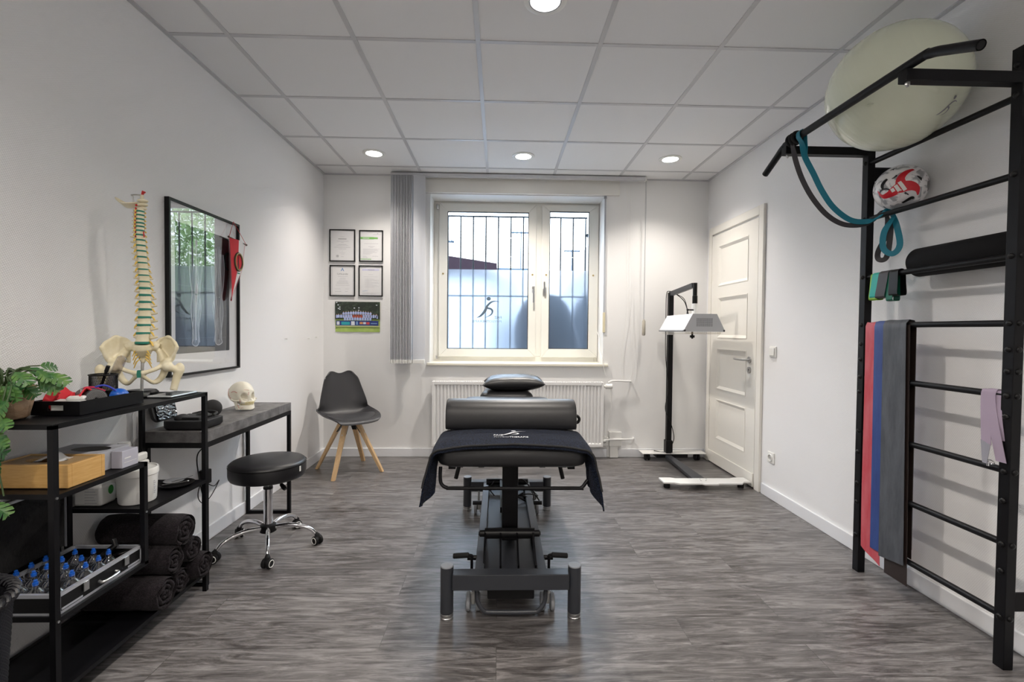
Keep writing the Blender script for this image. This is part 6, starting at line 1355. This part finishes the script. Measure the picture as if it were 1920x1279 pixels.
def blob(mb, cen, wid, k=1.006):
    c = smooth_path([(a, b_, 0) for a, b_ in cen], 6); n = len(c)
    w_ = smooth_path([(x, 0, 0) for x in wid], max(1, 6 * (len(cen) - 1) // (len(wid) - 1)))
    A = []
    for i, p in enumerate(c):
        t_ = (c[min(i + 1, n - 1)] - c[max(i - 1, 0)]).normalized(); nn = Vector((-t_.y, t_.x, 0)); q = i / (n - 1) * (len(wid) - 1); j = min(int(q), len(wid) - 2); ww = wid[j] * (1 - q + j) + wid[j + 1] * (q - j)
        A.append((p + nn * ww, p - nn * ww))
    for i in range(n - 1):
        for f0, f1 in ((0, .5), (.5, 1)):
            l = lambda P, f: P[0].lerp(P[1], f)
            a1, a2, b1, b2 = l(A[i], f0), l(A[i], f1), l(A[i + 1], f0), l(A[i + 1], f1); mb.poly([on_ball(a1.x, a1.y, k), on_ball(b1.x, b1.y, k), on_ball(b2.x, b2.y, k), on_ball(a2.x, a2.y, k)])
m = MB(); blob(m, [(-1.3, .0), (-.85, -.35), (-.45, -.25), (-.05, .0), (.35, .05), (.70, -.15), (.85, -.55)], [.06, .12, .15, .24, .22, .16, .06]); blob(m, [(.05, .0), (.0, .45), (.25, .85), (.75, 1.25)], [.22, .16, .14, .10], 1.007)
m.build('red_panel', mat('football_red', (.62, .015, .03), .3), so, smooth=60, fix=False)
m = MB(); blob(m, [(-.62, .62), (-.85, .35), (-.75, .05)], [.10, .16, .05], 1.007); m.build('black_patch', M_BLACKP, so, smooth=60, fix=False); m = MB(); blob(m, [(.1, -.85), (.45, -.62), (.65, -.72)], [.08, .12, .04], 1.007); m.build('black_patch', M_BLACKP, so, smooth=60, fix=False); m = MB(); blob(m, [(.75, .55), (1.05, .35)], [.05, .13], 1.007); m.build('black_patch', M_BLACKP, so, smooth=60, fix=False)
m = MB()
for x, h_ in ((-.30, .15), (-.10, .27), (.10, .40)): blob(m, [(x + .07, -.12), (x + .07 - h_ * .27, -.12 + h_ / 2), (x + .07 - h_ * .55, -.12 + h_)], [.068, .068, .068], 1.013)
blob(m, [(-.10, -.215), (.02, -.215), (.15, -.215)], [.012, .012, .012], 1.013)
m.build('three_stripe_mark', M_PLAST, so, smooth=None, fix=False)
rl_ = thing('foam_roller', 'black foam roller wedged between the third rung and the wall', 'foam roller', (1.956, 1.93, 1.56))
MB().tube([(1.957, 2.165, 1.562), (1.957, 2.158, 1.562), (1.957, 2.150, 1.562), (1.957, 1.700, 1.562), (1.957, 1.693, 1.562)], [.050, .061, .066, .066, .061], 40).build('roller_body', mat('black_epp_foam', (.007, .007, .008), .8, spec=.2, bump=(400, .5, .001)), rl_, smooth=50)

# bands over the fourth rung
def hang_band(name, label, ya, yb, zr, zf, zb, m_, dx=0, group=None, slope=0, th=.002, wob=.0, cat='exercise band'):
    r = .0145 + dx; pts = []
    def f(a, b_):
        y = ya + (yb - ya) * b_
        L1 = zr - zf + slope * (b_ - .5); L2 = zr - zb; T = L1 + PI * r + L2; s_ = a * T
        if s_ < L1: x, z = RX - r, zr - L1 + s_; k = (L1 - s_) / L1; x -= wob * k * math.sin(b_ * 5 + k * 4) + .003 * k; y += .012 * k * (b_ - .3) - .020 * k
        elif s_ < L1 + PI * r: q = (s_ - L1) / r; x = RX - r * math.cos(q); z = zr + r * math.sin(q)
        else: x = RX + r; z = zr - (s_ - L1 - PI * r); k = (s_ - L1 - PI * r) / L2; x += wob * k * math.sin(b_ * 4) ; y += .015 * k * (b_ - .5)
        return (x, y, z)
    return tag(MB().grid(f, 90, 6, th).build(name, m_, smooth=60), label, cat, group)
g_ = 'exercise bands on the wall bars'
M_RBAND = mat('red_latex', (.48, .045, .065), .55, mix=((.56, .13, .155), 5, .35, .7, (1, 5, 1)))
M_BBAND = mat('blue_latex', (.02, .045, .19), .5, mix=((.035, .08, .27), 5, .35, .7, (1, 5, 1)))
M_GBAND = mat('grey_latex', (.05, .055, .065), .55, mix=((.10, .108, .125), 5, .35, .7, (1, 5, 1)))
M_DBAND = mat('dark_brown_latex', (.022, .014, .012), .5)
hang_band('latex_band', 'long wide dark brown exercise band hanging lowest on the fourth rung, behind the grey one', 2.082, 2.195, RZ[3], .085, .20, M_DBAND, .001, g_)
hang_band('latex_band', 'long red exercise band hanging over the fourth rung beside the far post', 2.235, 2.336, RZ[3], .125, .22, M_RBAND, .004, g_, -.05, wob=.004)
hang_band('latex_band', 'long blue exercise band between the red and the grey one', 2.190, 2.275, RZ[3], .17, .3, M_BBAND, .0075, g_)
hang_band('latex_band', 'long grey exercise band hanging over the fourth rung right of the blue one', 2.092, 2.218, RZ[3], .165, .24, M_GBAND, .011, g_, .02)
# short loop bands on the third rung
def loop_band(y0, y1, zb, m_, dx, label, tl=0):
    r = .0135 + dx; P = []
    for k in range(9): q = PI * k / 8; P.append((RX - r * math.cos(q), RZ[2] + r * math.sin(q)))
    h_ = RZ[2] - zb; P = [(RX - r - .004, zb + .008), (RX - r - .002, zb + h_ * .5)] + P + [(RX + r + .002, zb + h_ * .5), (RX + r + .004, zb + .008), (RX + r * .5, zb), (RX - r * .5, zb)]
    Q = smooth_path([(x, 0, z) for x, z in P], 3, closed=True)
    m = MB(); m.grid(lambda a, b_: (lambda p: (p.x, y0 + (y1 - y0) * b_ + tl * (RZ[2] - p.z), p.z))(Q[round(a * len(Q)) % len(Q)]), len(Q), 2, .0015)
    return tag(m.build('loop_band', m_, smooth=60), label, 'loop band', 'short loop bands on the third rung')
loop_band(2.265, 2.318, 1.395, mat('lime_latex', (.25, .50, .05), .5), .0, 'short lime green loop band on the third rung next to the far post', .05)
loop_band(2.250, 2.305, 1.405, mat('turquoise_latex', (.02, .42, .36), .5), .003, 'short turquoise loop band on the third rung', .10)
loop_band(2.205, 2.262, 1.402, mat('charcoal_latex', (.045, .04, .045), .5), .006, 'short charcoal loop band on the third rung, left of the green one', .14)
loop_band(2.178, 2.215, 1.385, mat('dark_green_latex', (.0, .12, .07), .5), .002, 'short dark green loop band hanging lowest on the third rung')
loop_band(2.150, 2.200, 1.408, M_BLACKP, .0055, 'short black loop band on the third rung, nearest the viewer', -.03)
# long pull-up bands: from the pull-up bar, over the second rung, then a loop
def long_band(label, pts, w_, m_, wv):
    P = smooth_path(pts, 8); W = []
    for i, p in enumerate(P):
        t_ = (P[min(i + 1, len(P) - 1)] - P[max(i - 1, 0)]).normalized()
        near = min(math.hypot(p.x - 1.45, p.z - 2.185), math.hypot(p.x - RX, p.z - RZ[1])); k = min(1, max(0, (near - .035) / .05))
        v = t_.cross(Vector((.62, .78, .1))).normalized()
        if i and v.dot(pv_) < 0: v = -v
        pv_ = v; sy = 1 if v.y >= 0 else -1
        v = v * k + Vector((0, sy, 0)) * (1 - k); W.append(v - t_ * v.dot(t_))
    for _ in range(6): W = [(W[max(i - 1, 0)] + W[i] + W[min(i + 1, len(W) - 1)]) / 3 for i in range(len(W))]
    W = [v.normalized() * w_ for v in W]
    return tag(MB().ribbon(P, W, .003).build('resistance_band', m_, smooth=60), label, 'resistance band', 'long resistance bands on the pull up bar')
wv = lambda k: (.15, 1, .25) if k < .55 else (.5, .8, 0)
B_ = lambda y, a, r: (1.45 + r * math.cos(math.radians(a)), y, 2.185 + r * math.sin(math.radians(a)))
long_band('teal resistance band looped on the pull up bar and slung over the second rung',
    [(1.50, 2.305, 2.10), (1.478, 2.27, 2.135), B_(2.262, -20, .024), B_(2.255, 60, .022), B_(2.25, 140, .022), B_(2.25, 215, .024), (1.455, 2.26, 2.145), (1.50, 2.30, 2.095), (1.55, 2.31, 2.02), (1.60, 2.315, 1.935), (1.66, 2.315, 1.855), (1.74, 2.31, 1.795), (1.81, 2.295, 1.783), (1.852, 2.27, 1.80), (RX, 2.255, 1.828), (1.893, 2.24, 1.81), (1.90, 2.215, 1.74), (1.895, 2.19, 1.65), (1.87, 2.20, 1.61), (1.845, 2.225, 1.64), (1.855, 2.235, 1.72), (1.89, 2.225, 1.79)], .025, M_TEAL, wv)
long_band('dark resistance band hanging left of the teal one and slung over the second rung',
    [B_(2.315, -40, .024), B_(2.31, 60, .022), B_(2.31, 150, .022), B_(2.31, 240, .024), (1.475, 2.33, 2.08), (1.515, 2.335, 1.99), (1.57, 2.335, 1.90), (1.64, 2.33, 1.82), (1.72, 2.325, 1.775), (1.80, 2.31, 1.77), (1.85, 2.295, 1.79), (RX, 2.285, 1.828), (1.897, 2.275, 1.81), (1.895, 2.27, 1.72), (1.86, 2.275, 1.63), (1.85, 2.255, 1.59), (1.87, 2.235, 1.60), (1.885, 2.235, 1.70), (1.897, 2.25, 1.79)], .023, M_BANDK, wv)
m = MB()
for k in range(3): m.tube([B_(2.285 + .022 * k, a, .026) for a in range(0, 360, 20)], .0075, 8, closed=True)
tag(m.build('wrapped_strap', M_RUBBER), 'black strap wrapped round the far end of the pull up bar', 'strap')
# lilac strap
lz = RZ[4]; ls = thing('lilac_strap', 'lilac fabric strap with metal buckle hanging at the near end of the fifth rung', 'strap', (RX, 1.72, lz))
def strap(y0, yb0, w_, zf, r, xb, nm):
    P = smooth_path([(xb, yb0, zf), (RX - r - .008, (y0 + yb0) / 2, (zf + lz) / 2), (RX - r, y0, lz - .02), (RX - r * .7, y0, lz + r * .7), (RX, y0, lz + r), (RX + r * .7, y0, lz + r * .7), (RX + r, y0, lz - .03), (RX + r + .008, y0 - .01, lz - .12)], 6)
    return MB().ribbon(P, (0, w_, 0), .002).build(nm, M_LILAC, ls, smooth=60)
strap(1.742, 1.722, .036, .815, .0155, 1.845, 'strap_tail'); strap(1.722, 1.672, .036, .76, .0185, 1.85, 'strap_tail'); strap(1.699, 1.676, .030, .80, .0145, 1.858, 'strap_tail')
m = MB(); m.grid(lambda a, b_: (1.842 - .004 * b_, 1.738 - .036 * a * (1 - .55 * b_) - .012 * b_, .83 - .085 * b_ - .014 * (1 - b_) * a), 6, 6, .0015); m.build('silver_tab', mat('silver_foil', (.50, .50, .58), .25, .6), ls)
m = MB(); m.tube([(1.845, 1.705 + .016 * math.cos(k * PI / 8), .752 + .007 * math.sin(k * PI / 8)) for k in range(16)], .0018, 6, closed=True).cyl((1.845, 1.714, .755), (1.845, 1.712, .735), .004, seg=8); m.build('metal_ring', M_CHROME, ls)
